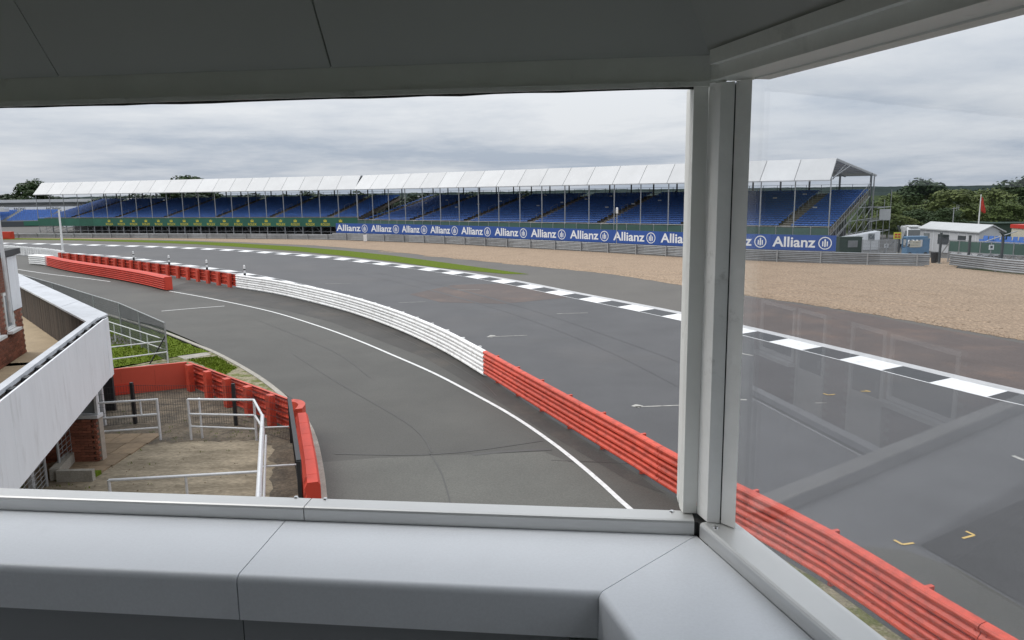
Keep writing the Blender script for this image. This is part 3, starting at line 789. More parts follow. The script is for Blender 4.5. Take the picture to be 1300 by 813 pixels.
# blue banners on the guardrail
NAMES = 'Allianz'
lme = text_mesh(NAMES, 1.05, .022, .98, 'lettering_white')
rg = MB(); nseg = 28
vs = []
for k in range(nseg):
    c, s = math.cos(2 * math.pi * k / nseg), math.sin(2 * math.pi * k / nseg); vs += [(c * .60, s * .60, 0), (c * .51, s * .51, 0)]
rg.add(vs, [(2 * k, 2 * ((k + 1) % nseg), 2 * ((k + 1) % nseg) + 1, 2 * k + 1) for k in range(nseg)])
for x, y0, y1, wv in ((-.2, -.30, .16, .055), (0, -.36, .36, .065), (.2, -.30, .16, .055)):
    rg.add([(x - wv, y0, 0), (x + wv, y0, 0), (x + wv, y1 - .03, 0), (x + wv * .4, y1 + .02, 0), (x - wv, y1, 0)], [(0, 1, 2, 3, 4)])
rgm = rg.mesh('emblem', 'lettering_white')
def on_line(a, b, px):      # where the sight line of photo column px crosses the ground line a-b
    d = ray(px, 300); n = Vector((-(b.y - a.y), b.x - a.x)); t_ = n.dot(Vector((a.x, a.y))) / n.dot(Vector((d.x, d.y))); return Vector((d.x * t_, d.y * t_))
logos = [463.4, 503, 538.6, 577.4, 619, 664.5, 713.2, 767.3, 826.4, 892, 965.6, 1048]
ab = offset(arm, .22)
def hit(px):
    d = ray(px, 300); best = None
    for i in range(len(ab) - 1):
        p, q = ab[i], ab[i + 1]
        c0 = p.x * d.y - p.y * d.x; c1 = q.x * d.y - q.y * d.x
        if c0 * c1 <= 0: return p.lerp(q, c0 / (c0 - c1))
edges = [427] + [x + (y - x) * .145 + 1.5 for x, y in zip(logos[:-1], logos[1:])] + [1062]
ORDN = ['', 'second', 'third', 'fourth', 'fifth', 'sixth', 'seventh', 'eighth', 'ninth', 'tenth', 'eleventh']
for k in range(len(logos)):
    p1, p0 = hit(edges[k]), hit(edges[k + 1])       # p1 is further left
    d = (p0 - p1).normalized(); nrm = Vector((d.y, -d.x)); Lb = (p0 - p1).length
    bz0, bz1 = 1.14, 2.62
    root = thing('advertising_banner', '', 'banner', (p1.x, p1.y, 0), 'blue sponsor banners along the far guardrail')
    root['label'] = ('blue banner with white lettering and round emblem, at the open end of the grandstand' if k == len(logos) - 1 else
                     'blue banner with white lettering at the left end of the banner row' if k == 0 else 'blue banner with white lettering and emblem, ' + ORDN[k] + ' from the left end of the row')
    m = MB(); q1 = p1 + d * .006; q0 = p0 - d * .006
    m.prism([q1, q0, q0 - nrm * .05, q1 - nrm * .05], bz0, bz1); m.build('backing', 'banner_blue', root)
    m = MB()
    for f_ in (.08, .5, .92):
        pp = p1.lerp(p0, f_) - nrm * .11; m.box((pp.x, pp.y, 1.3), (.08, .08, 2.6), math.atan2(d.y, d.x))
    m.build('support_post', 'galv_post', root)
    rr = ray(logos[k], 300); c0 = p1.x * rr.y - p1.y * rr.x; c1 = p0.x * rr.y - p0.y * rr.x; lp = p1.lerp(p0, c0 / (c0 - c1)); rzb = math.atan2(d.y, d.x)
    dl = (lp - p1).length
    c = lp + nrm * .012; o = put_upright('emblem', rgm, root, (c.x, c.y, 1.88), rzb)
    sl = dl - .60 - .10; c = p1 + d * (sl / 2) + nrm * .012
    o = put_upright('lettering', lme, root, (c.x, c.y, 1.88), rzb)
    wtxt = max(v.co.x for v in lme.vertices) - min(v.co.x for v in lme.vertices)
    o.scale = ((sl - .30) / wtxt, 1.3, 1)

# far left stand
t0 = AT(-60, 290, 200); t1 = AT(100, 290, 196)
fs = thing('grandstand', 'distant low blue stand with a white lettered hoarding, behind the left end', 'grandstand', (t0.x, t0.y, 0))
st = MB(); x0, x1 = t0.x, t1.x
for r in range(9):
    x = x0 + .3
    while x < x1:
        if abs((x - x0) % 11 - 5) > .7: st.hexa([(x - .21, 197 + r * .85, 1.4 + r * .29), (x + .21, 197 + r * .85, 1.4 + r * .29), (x + .21, 197.1 + r * .85, 1.4 + r * .29), (x - .21, 197.1 + r * .85, 1.4 + r * .29),
                  (x - .2, 197.12 + r * .85, 1.92 + r * .29), (x + .2, 197.12 + r * .85, 1.92 + r * .29), (x + .2, 197.2 + r * .85, 1.9 + r * .29), (x - .2, 197.2 + r * .85, 1.9 + r * .29)])
        x += .5
st.build('seating', 'seat_blue', fs, kind='stuff')
m = MB(); m.add([(x0, 196.4, 0), (x1, 196.4, 0), (x1, 196.4, 1.35), (x0, 196.4, 1.35), (x1, 205, 4.0), (x0, 205, 4.0), (x1, 205, 0), (x0, 205, 0)], [(0, 1, 2, 3), (3, 2, 4, 5), (5, 4, 6, 7), (0, 3, 5, 7), (1, 6, 4, 2)]); m.build('deck', 'stand_dark', fs)
ga, gb = AT(31, 290, 196.3).x, AT(62, 290, 196.3).x
m = MB(); m.box(((ga + gb) / 2, 196.3, .8), (gb - ga, .08, 1.2)); m.build('front_panel', 'skirt_green', fs)
m = MB(); m.box(((x0 + x1) / 2 - 2, 205.3, 4.4), (x1 - x0 - 4, .12, 1.0)); m.build('hoarding', 'white_board', fs)
lm = text_mesh('RACING', .85, .02, 1.0, 'lettering_dark')
for px in (25, 66):
    q = AT(px, 266, 205.2); put_upright('lettering', lm, fs, (q.x, 205.22, 4.4), 0)
m = MB(); m.box(((x0 + x1) / 2 + 3, 212, 3.1), (x1 - x0 + 14, 6, 6.0)); m.build('back_wall', 'hut_wall', fs)
m = MB(); m.box(((x0 + x1) / 2 + 4, 211.5, 6.5), (x1 - x0 + 20, 8.5, .75)); m.build('roof', 'roof_sheet', fs)
m = MB(); m.box(((x0 + x1) / 2 + 4, 207.2, 5.95), (x1 - x0 + 18, .2, .25)); m.build('gutter', 'stand_dark', fs)
q = AT(4, 264, 198); m = MB(); m.box((q.x - 3, 198.5, 4.3), (7, 2, .9)); m.box((q.x - 3, 198.5, 4.9), (5, 1.6, .4)); o = m.build('awning', 'roof_sheet', None, origin=(q.x - 3, 198.5, 3.8)); tag(o, 'small white awning at the far left above the distant seats', 'awning')
q = AT(86, 268, 190); m = MB(); m.box((q.x, 190, 2.2), (3.0, .2, 4.4)); m.box((q.x + 1, 190.2, 2.2), (.2, .3, 4.4)); o = m.build('white_screen', 'white_board', None, origin=(q.x, 190, 0)); tag(o, 'white upright screen beside the left end of the far grandstand', 'screen')

# ================================================================== SMALL THINGS ON THE TRACKSIDE
for px, py, od in ((170, 331, 'farthest'), (215, 337, 'second farthest'), (263, 344, 'second nearest'), (311, 352, 'nearest')):
    q = G(px, py)
    t = thing('marker_post', od + ' short black and white marker post on the kerb behind the red barrier', 'marker post', (q.x, q.y, 0), 'marker posts on the inner kerb')
    MB().tube((q.x, q.y, .0), (q.x, q.y, .34), .10, 8).build('base', 'black_steel', t)
    m = MB(); m.tube((q.x, q.y, .34), (q.x, q.y, .98), .085, 8); m.ball((q.x, q.y, .98), .085, 8); m.build('post', 'white_plastic', t)
    MB().tube((q.x, q.y, .60), (q.x, q.y, .72), .089, 8).build('band', 'black_steel', t)
q = G(464, 307.5)
t = thing('marker_board', 'small white marker board standing against the far guardrail', 'marker board', (q.x, q.y, 0))
MB().box((q.x, q.y - .1, .62), (.5, .06, .95), .5).build('board', 'white_plastic', t); MB().box((q.x, q.y, .5), (.06, .06, 1.0)).build('post', 'galv_post', t)
q = G(80.5, 326); top = AT(74.5, 265, q.y)
t = thing('flagpole', 'slim white pole leaning slightly beside the red barrier arm', 'pole', (q.x, q.y, 0))
MB().tube(q, top, .13, 8, .10).build('pole', 'white_frame', t); MB().box((top.x, top.y, top.z + .05), (.5, .3, .18)).build('head', 'galv_post', t)
q = AT(783, 300, 83.5)
t = thing('camera_pole', 'thin pole with a small white box in front of the blue seats', 'pole', (q.x, 86, 0))
q = Vector((hit(783).x, hit(783).y, 0)); t.location = q; ORG[t.name] = q.copy()
MB().tube((q.x, q.y, 0), (q.x, q.y, 4.6), .05, 6).build('pole', 'galv_post', t)
m = MB(); m.box((q.x, q.y, 4.75), (.22, .3, .5)); m.ball((q.x, q.y, 5.05), .12, 8); m.build('camera', 'white_plastic', t)

# yard behind the guardrail, right
def fence_post(px, py, h, label, curl=False):
    q = G(px, py); t = thing('fence_post', label, 'fence post', (q.x, q.y, 0))
    m = MB(); m.beam(q, (q.x, q.y, h), .16, .16)
    if curl:
        pr = Vector((q.x, q.y, h))
        for k in range(1, 6):
            a = k / 5 * 1.3; nx = Vector((q.x - .7 * (1 - math.cos(a)), q.y - .3 * (1 - math.cos(a)), h + .6 * math.sin(a))); m.beam(pr, nx, .14, .14); pr = nx
    m.build('shaft', 'stand_dark', t); MB().box((q.x, q.y, .04), (.35, .35, .08)).build('foot', 'concrete', t)
    return t
fence_post(1192, 335, 2.85, 'dark steel post beside the black bin at the gap in the guardrail')
fence_post(1228.5, 337.5, 2.7, 'dark steel post left of the white notice on the green screens')
fence_post(1270, 341, 2.6, 'dark curl-topped steel post right of the white notice', True)
t = fence_post(1140.5, 322, 2.4, 'bent dark post next to the yellow sign'); q = G(1140.5, 322)
m = MB(); m.beam((q.x, q.y, 2.4), (q.x - .25, q.y, 2.95), .18, .18); m.beam((q.x - .1, q.y, 1.9), (q.x - 1.9, q.y - .4, 0), .1, .1); m.build('brace', 'stand_dark', t)
q = G(1137, 323.5)
t = thing('warning_sign', 'small yellow sign with red bars beside the bent post', 'sign', (q.x, q.y, 0))
MB().box((q.x, q.y - .1, 2.0), (.8, .05, .7)).build('plate', 'sign_yellow', t); m = MB(); m.box((q.x - .17, q.y - .135, 2.12), (.26, .02, .18)); m.box((q.x + .17, q.y - .135, 2.12), (.26, .02, .18)); m.box((q.x - .17, q.y - .135, 1.86), (.26, .02, .14)); m.box((q.x + .17, q.y - .135, 1.86), (.26, .02, .14)); m.build('bars', 'sign_red', t)
MB().box((q.x, q.y, 1.0), (.07, .07, 2.0)).build('post', 'galv_post', t)
def notice(px, py, h, label):
    q = G(px, py); t = thing('notice', label, 'notice', (q.x, q.y, 0))
    MB().box((q.x, q.y - .08, h), (.42, .03, .42)).build('plate', 'white_board', t)
    MB().box((q.x, q.y - .1, h + .02), (.2, .01, .2)).build('print', 'lettering_dark', t)
    MB().box((q.x, q.y, h / 2), (.05, .05, h + .3)).build('post', 'galv_post', t)
notice(1124, 323.5, .95, 'small white notice on the wire fence by the grey boxes'); notice(1255.5, 339.5, 1.75, 'small white notice in front of the green screens')
q = G(1186, 334)
t = thing('litter_bin', 'black bin standing at the gap in the guardrail', 'bin', (q.x, q.y, 0))
m = MB(); m.tube(q, (q.x, q.y, .95), .27, 10, .36); m.build('body', 'black_steel', t, smooth=False); MB().tube((q.x, q.y, .95), (q.x, q.y, 1.03), .39, 10, .36).build('rim', 'black_steel', t)
m = MB(); m.sheet([G(1174, 339), G(1212, 342), G(1222, 332), (44.5, 73), (41, 75), G(1172, 330)], .008); struct('gateway_dirt', m, 'gravel')
# wedge ramp and grey cabinets at the stand's end
q0, q1 = G(1062, 322), G(1118, 319)
t = thing('ramp', 'white boarded ramp beside the right end of the grandstand', 'ramp', (q0.x, q0.y, 0))
q0 = Vector((q0.x, q0.y + 4)); q1 = Vector((q1.x + .8, q1.y + 2)); dd = (q1 - q0).normalized(); nn = Vector((-dd.y, dd.x)) * 1.4
m = MB(); m.hexa([(*q0, 0), (*q1, 0), (*(q1 + nn), 0), (*(q0 + nn), 0), (*q0, 1.0), (*q1, 2.1), (*(q1 + nn), 2.1), (*(q0 + nn), 1.0)]); m.build('body', 'white_board', t)
m = MB(); pp = q1 - dd * 1.0; m.box((pp.x, pp.y - .03, 1.45), (.75, .03, .8), math.atan2(dd.y, dd.x)); m.build('plate', 'window_pale', t)
lm = text_mesh('C6', .55, .01, 1, 'lettering_dark'); put_upright('lettering', lm, t, (pp.x, pp.y - .055, 1.45), math.atan2(dd.y, dd.x))
q0, q1 = G(1064, 325), G(1095, 325.5)
t = thing('equipment_cage', 'dark green meshed cabinet behind the guardrail near the banner end', 'cabinet', (q0.x, q0.y, 0))
c = (q0 + q1) / 2; wd_ = (q1 - q0).length
MB().box((c.x, c.y + .5, .95), (wd_, .9, 1.9)).build('body', 'shed_green', t)
MB().box((c.x + .2, c.y + .03, 1.25), (1.0, .03, .7)).build('plate', 'galv', t)
m = MB(); m.box((c.x, c.y + .5, 1.94), (wd_ + .1, 1, .06)); m.build('lid', 'shed_green', t)
q0, q1 = G(1094, 326), G(1135, 326)
t = thing('mesh_fence', 'grey framed wire fence panels between the cabinet and the yellow sign', 'fence', (q0.x, q0.y, 0))
np_ = 4
for k in range(np_ + 1):
    p = q0.lerp(q1, k / np_); MB().tube((p.x, p.y, 0), (p.x, p.y, 1.75), .045, 6).build('post', 'galv_post', t)
for k in range(np_):
    a, b = q0.lerp(q1, k / np_), q0.lerp(q1, (k + 1) / np_); m = MB(); nw = 26
    for j in range(1, nw): p = a.lerp(b, j / nw); m.tube((p.x, p.y, .12), (p.x, p.y, 1.7), .008, 3)
    for z in (.12, .5, .9, 1.3, 1.7): m.tube((a.x, a.y, z), (b.x, b.y, z), .014, 4)
    m.build('wire_panel', 'galv_post', t)
# van
def make_van():
    q = G(1163, 319); q = Vector((q.x + 1.9, q.y + 4.5, 0))
    t = thing('van', 'white high-roofed van parked behind the light blue cage', 'van', q)
    ang = math.radians(-106); ca, sa = math.cos(ang), math.sin(ang)
    def T(x, y, z): return Vector((q.x + x * ca - y * sa, q.y + x * sa + y * ca, z))
    prof = [(2.7, .4), (2.75, .9), (2.55, 1.15), (1.75, 1.3), (1.05, 2.2), (.7, 2.42), (-2.5, 2.45), (-2.68, 2.3), (-2.75, .4)]
    m = MB(); n = len(prof)
    ins = [0, 0, .0, .02, .14, .2, .2, .16, 0]
    vs = [T(x, -.98 + ins[i], z) for i, (x, z) in enumerate(prof)] + [T(x, .98 - ins[i], z) for i, (x, z) in enumerate(prof)]
    m.add(vs, [tuple(range(n))[::-1], tuple(range(n, 2 * n))] + [(i, (i + 1) % n, n + (i + 1) % n, n + i) for i in range(n)]); m.build('body', 'van_white', t)
    m = MB(); m.add([T(1.70, -.86, 1.37), T(1.70, .86, 1.37), T(1.12, .76, 2.13), T(1.12, -.76, 2.13), T(1.73, -.86, 1.38), T(1.73, .86, 1.38), T(1.15, .76, 2.15), T(1.15, -.76, 2.15)], [(0, 1, 2, 3), (7, 6, 5, 4), (0, 4, 5, 1), (1, 5, 6, 2), (2, 6, 7, 3), (3, 7, 4, 0)]); m.build('windscreen', 'window_dark', t)
    for s in (-1, 1):
        m = MB(); m.hexa([T(1.45, s * .985, 1.4), T(.2, s * .985, 1.4), T(.2, s * .95, 1.4), T(1.45, s * .95, 1.4), T(.95, s * .87, 2.05), T(.2, s * .87, 2.05), T(.2, s * .83, 2.05), T(.95, s * .83, 2.05)]); m.build('side_window', 'window_dark', t)
        m = MB(); m.box(T(1.5, s * 1.12, 1.45), (.14, .22, .28), ang); m.build('mirror', 'black_steel', t)
        m = MB(); m.box(T(2.72, s * .72, .95), (.14, .34, .22), ang); m.build('headlight', 'window_pale', t)
        for x in (1.75, -1.7):
            m = MB(); m.tube(T(x, s * .78, .36), T(x, s * 1.0, .36), .36, 14); w_ = m.build('wheel', 'tyre', t)
            m = MB(); m.tube(T(x, s * .99, .36), T(x, s * 1.015, .36), .2, 10); m.build('rim', 'galv', w_)
    m = MB(); m.box(T(2.76, 0, .52), (.16, 1.9, .26), ang); m.build('bumper', 'stand_dark', t)
    m = MB(); m.box(T(2.76, 0, .82), (.06, 1.0, .2), ang); m.build('grille', 'black_steel', t)
    m = MB(); m.box(T(-.2, 0, 2.50), (2.6, 1.3, .12), ang); m.build('roof_pod', 'van_white', t)
make_van()
q = G(1164, 325.2)
t = thing('cage_trolley', 'light blue steel cage trolley with a cream panel in front of the van', 'trolley', (q.x, q.y, 0))
m = MB(); m.box((q.x, q.y + .4, .45), (2.3, 1.0, .7)); m.build('bed', 'cart_blue', t)
m = MB()
for x in (-1.13, -.3, .55, 1.13):
    for y in (0, .85): m.box((q.x + x, q.y + y, 1.25), (.1, .1, 1.0))
for z in (.85, 1.72):
    m.box((q.x, q.y, z), (2.4, .11, .11)); m.box((q.x, q.y + .85, z), (2.4, .11, .11))
m.box((q.x - .1, q.y + .4, 1.9), (2.1, .9, .22)); m.box((q.x + .84, q.y - .01, 1.25), (.5, .05, .8)); m.build('cage', 'cart_blue', t)
m = MB()
for k in range(3): m.box((q.x - .3, q.y - .08, 1.0 + k * .24), (1.1, .05, .2))
m.build('panel', 'cream', t)
for x in (-.8, .8):
    m = MB(); m.tube((q.x + x, q.y - .15, .2), (q.x + x, q.y, .2), .2, 10); m.build('wheel', 'tyre', t)
# prefab hut
A, B, Ee = G(1165, 290.3, 2.4), G(1243, 295.6, 2.4), G(1290.5, 295.6, 2.4)
du = (A - B).normalized(); dv = (Ee - B); dv = (dv - du * dv.dot(du)); wv = dv.length; dv.normalize(); lu = (A - B).length
t = thing('prefab_hut', 'grey prefabricated hut with a low white pitched roof', 'hut', (B.x, B.y, 0))
def H(u_, v_, z): q_ = B + du * u_ + dv * v_; return Vector((q_.x, q_.y, z))
m = MB(); zr = 3.1
m.add([H(.2, .2, 0), H(lu - .2, .2, 0), H(lu - .2, wv - .2, 0), H(.2, wv - .2, 0), H(.2, .2, 2.34), H(lu - .2, .2, 2.34), H(lu - .2, wv - .2, 2.34), H(.2, wv - .2, 2.34), H(.2, wv / 2, zr - .06), H(lu - .2, wv / 2, zr - .06)],
      [(0, 1, 5, 4), (1, 2, 6, 9, 5), (2, 3, 7, 6), (3, 0, 4, 8, 7)]); m.build('wall', 'hut_wall', t)
for s0, s1 in ((0, wv / 2), (wv, wv / 2)):
    m = MB(); m.hexa([H(0, s0, 2.34), H(lu, s0, 2.34), H(lu, s1, zr - .05), H(0, s1, zr - .05), H(0, s0, 2.46), H(lu, s0, 2.46), H(lu, s1, zr + .06), H(0, s1, zr + .06)]); m.build('roof', 'roof_sheet', t)
for u_, wd_ in ((2.0, 1.1), (4.4, 1.7), (7.5, .9)):
    if u_ + wd_ < lu:
        m = MB(); m.hexa([H(u_, .15, .9), H(u_ + wd_, .15, .9), H(u_ + wd_, .22, .9), H(u_, .22, .9), H(u_, .15, 1.95), H(u_ + wd_, .15, 1.95), H(u_ + wd_, .22, 1.95), H(u_, .22, 1.95)]); m.build('window', 'window_pale' if u_ > 5 else 'window_dark', t)
m = MB()
k = .6
while k < lu - .3: m.hexa([H(k, .185, .1), H(k + .05, .185, .1), H(k + .05, .21, .1), H(k, .21, .1), H(k, .185, 2.3), H(k + .05, .185, 2.3), H(k + .05, .21, 2.3), H(k, .21, 2.3)]); k += 1.25
m.build('panel_joint', 'white_board', t, kind='stuff')
for v_, wd_, zb in ((.7, .75, .95), (2.1, .9, .05)):
    m = MB(); m.hexa([H(.15, v_, zb), H(.15, v_ + wd_, zb), H(.22, v_ + wd_, zb), H(.22, v_, zb), H(.15, v_, 2.0), H(.15, v_ + wd_, 2.0), H(.22, v_ + wd_, 2.0), H(.22, v_, 2.0)]); m.build('door' if zb < .5 else 'window', 'white_board' if zb < .5 else 'window_pale', t)
q = AT(1242, 287, 92)
t = thing('flagpole', 'white flagpole with a drooping red flag behind the hut', 'flagpole', (q.x, q.y, 0))
zt_ = AT(1242.5, 247, 92).z
MB().tube((q.x, q.y, 0), (q.x, q.y, zt_), .11, 7, .05).build('pole', 'white_frame', t)
m = MB(); fr = []
for k in range(9):
    z = zt_ - .25 - k * .23; wx = (.12, .26, .34, .36, .42, .46, .5, .56, .5)[k]
    fr += [(q.x + .06 + wx * j / 4 - (0 if j else 0), q.y - .1 + .13 * math.sin(j * 1.9 + k * .5), z - .22 * j / 4) for j in range(5)]
fs_ = []
for k in range(8):
    for j in range(4): fs_.append((k * 5 + j, k * 5 + j + 1, (k + 1) * 5 + j + 1, (k + 1) * 5 + j))
m.add(fr, fs_); fo = m.build('flag', 'flag_red', t, smooth=True); sm_ = fo.modifiers.new('thickness', 'SOLIDIFY'); sm_.thickness = .01
q = AT(1209, 290, 96); zt_ = AT(1209, 263, 96).z
t = thing('antenna_mast', 'thin dark mast with cross arms behind the hut roof', 'mast', (q.x, q.y, 0))
MB().tube((q.x, q.y, 0), (q.x, q.y, zt_), .06, 6).build('mast', 'galv_post', t)
m = MB(); m.tube((q.x - .3, q.y, zt_ - .25), (q.x + .7, q.y, zt_ - .1), .03, 5); m.tube((q.x + .35, q.y, zt_ - .5), (q.x + .35, q.y, zt_ + .3), .03, 5); m.tube((q.x + .6, q.y, zt_ - .4), (q.x + .6, q.y, zt_ + .2), .03, 5); m.build('cross_arm', 'galv_post', t)
# low blue seating with green screens
s0, s1 = G(1203, 333), G(1330, 341.5)
du = (s1 - s0).normalized(); dn = Vector((-du.y, du.x, 0))
if dn.y < 0: dn = -dn
Ls = (s1 - s0).length
t = thing('seating_terrace', 'low raised row of blue seats behind green screens on trussed legs', 'seating', s0)
def S(a, b, z): q_ = s0 + du * a + dn * b; return Vector((q_.x, q_.y, z))
nb = 9
for k in range(nb):
    a, b = Ls * k / nb + .06, Ls * (k + 1) / nb - .06
    m = MB(); m.hexa([S(a, 0, 1.02), S(b, 0, 1.02), S(b, .05, 1.02), S(a, .05, 1.02), S(a, 0, 1.98), S(b, 0, 1.98), S(b, .05, 1.98), S(a, .05, 1.98)]); m.build('front_panel', 'screen_green', t)
    m = MB(); m.tube(S(a, .1, .95), S(b, .1, .15), .04, 5); m.tube(S(b, .14, .95), S(a, .14, .15), .04, 5); m.build('cross_brace', 'galv_post', t)
for k in range(nb + 1):
    a = Ls * k / nb; m = MB(); m.beam(S(a, .03, 0), S(a, .03, 2.08), .09, .09); m.build('post', 'galv_post', t)
m = MB()
for z in (.98, 2.05): m.beam(S(0, .02, z), S(Ls, .02, z), .08, .08)
m.build('rail', 'galv_post', t)
m = MB()
for r in range(3):
    a = 1.9
    while a < Ls:
        y = 1.0 + r * .8; z = 1.35 + r * .28
        m.hexa([S(a - .2, y, z), S(a + .2, y, z), S(a + .2, y + .08, z), S(a - .2, y + .08, z), S(a - .18, y + .12, z + .52), S(a + .18, y + .12, z + .52), S(a + .18, y + .18, z + .5), S(a - .18, y + .18, z + .5)]); a += .5
m.build('seating', 'seat_blue', t, kind='stuff')
m = MB(); m.hexa([S(0, .2, 1.0), S(Ls, .2, 1.0), S(Ls, 4, 1.0), S(0, 4, 1.0), S(0, .2, 1.08), S(Ls, .2, 1.08), S(Ls, 4, 1.7), S(0, 4, 1.7)]); m.build('deck', 'deck_board', t)
m = MB()
for k in range(0, 10, 3): m.beam(S(Ls * k / 9, 3.8, 0), S(Ls * k / 9, 3.8, 1.1), .1, .1)
m.tube(S(0, .1, 1.9), S(-1.2, .2, .0), .05, 5); m.tube(S(2.2, 1, 1.8), S(4.2, 3.4, 2.9), .05, 5); m.build('rear_leg', 'galv_post', t)
# vehicle cut by the frame
q = AT(1300, 300, 78); q = Vector((q.x + 1.0, 78, 0))
t = thing('kiosk', 'cream kiosk with a red roof strip at the right edge of the view', 'kiosk', q)
MB().box((q.x + .9, q.y + 1, 1.35), (3.6, 2.4, 2.4)).build('body', 'cream', t); MB().box((q.x + .9, q.y + 1, 2.75), (3.8, 2.6, .4)).build('roof', 'sign_red', t)
MB().box((q.x + .2, q.y - .22, 1.6), (1.3, .06, .6)).build('window', 'window_dark', t); MB().box((q.x + .2, q.y - .26, 2.1), (1.6, .5, .06)).build('awning', 'cream', t)
q = AT(1285, 290, 100)
t = thing('netted_shed', 'dark green shed under the trees behind the hut', 'shed', (q.x, q.y, 0))
MB().box((q.x + 2, q.y + 3, 1.0), (8.5, 5, 2.0)).build('wall', 'shed_green', t); m = MB(); m.prism([(q.x - 2.6, q.y + .2), (q.x + 6.6, q.y + .2), (q.x + 6.6, q.y + 6), (q.x - 2.6, q.y + 6)], 2.0, 2.1); m.build('roof', 'shed_green', t)
m = MB(); m.box((q.x + 2.5, q.y + .45, .9), (3, .06, 1.7)); m.build('door', 'black_steel', t)

# ================================================================== TREES
def crown(seed, n, clumps, leaf):
    r = random.Random(seed); cl = []
    for k in range(clumps):
        a = r.uniform(0, 2 * math.pi); h = r.uniform(.18, .95); rad = math.sin(math.pi * min(max((h - .05), .05), .97) ** .8) * .36
        rr = rad * math.sqrt(r.uniform(.15, 1)); cl.append((rr * math.cos(a), rr * math.sin(a), h * .9, r.uniform(.10, .19)))
    m = MB()
    for i in range(n):
        c = cl[r.randrange(clumps)]
        d = Vector((r.gauss(0, 1), r.gauss(0, 1), r.gauss(0, 1))).normalized(); q = c[3] * r.uniform(.55, 1.05)
        p = Vector((c[0] + d.x * q, c[1] + d.y * q, c[2] + d.z * q * .75))
        if p.z < .04: continue
        nrm = (d + Vector((r.gauss(0, .5), r.gauss(0, .5), r.gauss(0, .5) + .3))).normalized(); a = nrm.orthogonal().normalized(); b = nrm.cross(a)
        ro = r.uniform(0, 6.28); a, b = a * math.cos(ro) + b * math.sin(ro), b * math.cos(ro) - a * math.sin(ro)
        s = leaf * r.uniform(.6, 1.3)
        m.add([p - a * s * .5, p + b * s * .32, p + a * s * .6, p - b * s * .32], [(0, 1, 2, 3)])
    return m, cl
CR = {}
for nm, mt in (('dark', 'leaf_dark'), ('mid', 'leaf_mid'), ('light', 'leaf_light'), ('far', 'leaf_far')):
    for v in range(2):
        m, cl = crown(11 + v * 7 + len(nm), 5200 if nm != 'far' else 2600, 30, .050 if nm != 'far' else .07); CR[nm, v] = (m.mesh('crown', mt), cl)
def tree(px, ytop, dist, wpx, kind, v, label, group=None, zbase=0):
    q = AT(px, ytop, dist); h = q.z - zbase; wdt = wpx * 1.42 * dist / FPX / .92
    t = thing('tree', label, 'tree', (q.x, dist, zbase), group)
    me, cl = CR[kind, v]
    c0 = inst('crown', me, t, (q.x, dist, zbase + h * .02), random.uniform(0, 6.28), (wdt, wdt, h / .98))
    m = MB(); m.tube((q.x, dist, zbase - .1), (q.x, dist, zbase + h * .55), h * .03, 7, h * .012)
    for k in range(5):
        c = cl[k * 5]; m.tube((q.x, dist, zbase + h * (.22 + .06 * k)), (q.x + c[0] * wdt * .8, dist + c[1] * wdt * .8, zbase + h * max(c[2], .4)), h * .011, 5, h * .004)
    m.build('trunk', 'bark', t)
tree(1176, 228, 128, 66, 'dark', 0, 'tall dark green tree behind the white van, top just above the hills')
tree(1146, 239, 138, 50, 'mid', 1, 'mid green bushy tree between grandstand end and the tall dark tree')
tree(1128, 250, 118, 40, 'mid', 0, 'bushy green tree showing through the scaffold of the grandstand end')
tree(1214, 236, 112, 66, 'light', 0, 'spreading pale green tree right behind the hut roof, left of the flag')
tree(1238, 233, 128, 54, 'mid', 0, 'green tree standing behind the red flag')
tree(1262, 238, 118, 52, 'light', 1, 'pale green tree between the red flag and the dark tree at right')
tree(1292, 226, 125, 56, 'dark', 1, 'large dark green tree cut by the right edge of the picture')
tree(1277, 252, 106, 46, 'mid', 1, 'lower green tree above the dark shed')
tree(1133, 247, 124, 44, 'mid', 1, 'bushy green tree just right of the grandstand roof end')
tree(1118, 252, 130, 44, 'dark', 1, 'dark tree behind the raking side rail of the grandstand')
tree(1156, 256, 116, 44, 'mid', 0, 'rounded mid green tree above the clipped hedge')
tree(1320, 222, 120, 70, 'dark', 0, 'dark tree mostly beyond the right edge')
tree(1200, 262, 103, 40, 'dark', 1, 'low dark bushy tree directly behind the hut roof')
tree(1162, 266, 112, 40, 'dark', 0, 'low dark tree above the white van roof')
# hedge mound
m = MB(); r = random.Random(4); qc = AT(1126, 300, 106)
for i in range(4200):
    x = r.uniform(-1, 1); y = r.uniform(-1, 1); top_ = 3.2 * (1 - abs(x) ** 1.7 * .55); z = r.uniform(.2, 1) ** .5 * top_ if abs(y) > .6 else top_ * r.uniform(.93, 1.02)
    p = Vector((qc.x + x * 5.4, qc.y + y * 1.4, z)); a = Vector((r.gauss(0, 1), r.gauss(0, 1), r.gauss(0, 1))).normalized(); b = a.orthogonal().normalized(); s = r.uniform(.12, .3)
    m.add([p - a * s, p + b * s * .6, p + a * s, p - b * s * .6], [(0, 1, 2, 3)])
for k in range(5): m.tube((qc.x - 4 + k * 2, qc.y, 0), (qc.x - 4 + k * 2, qc.y, 2.2), .12, 5, .05)
o = m.build('hedge', 'leaf_light', None, origin=(qc.x, qc.y, 0)); tag(o, 'rounded clipped hedge between the grandstand scaffold and the van', 'hedge')
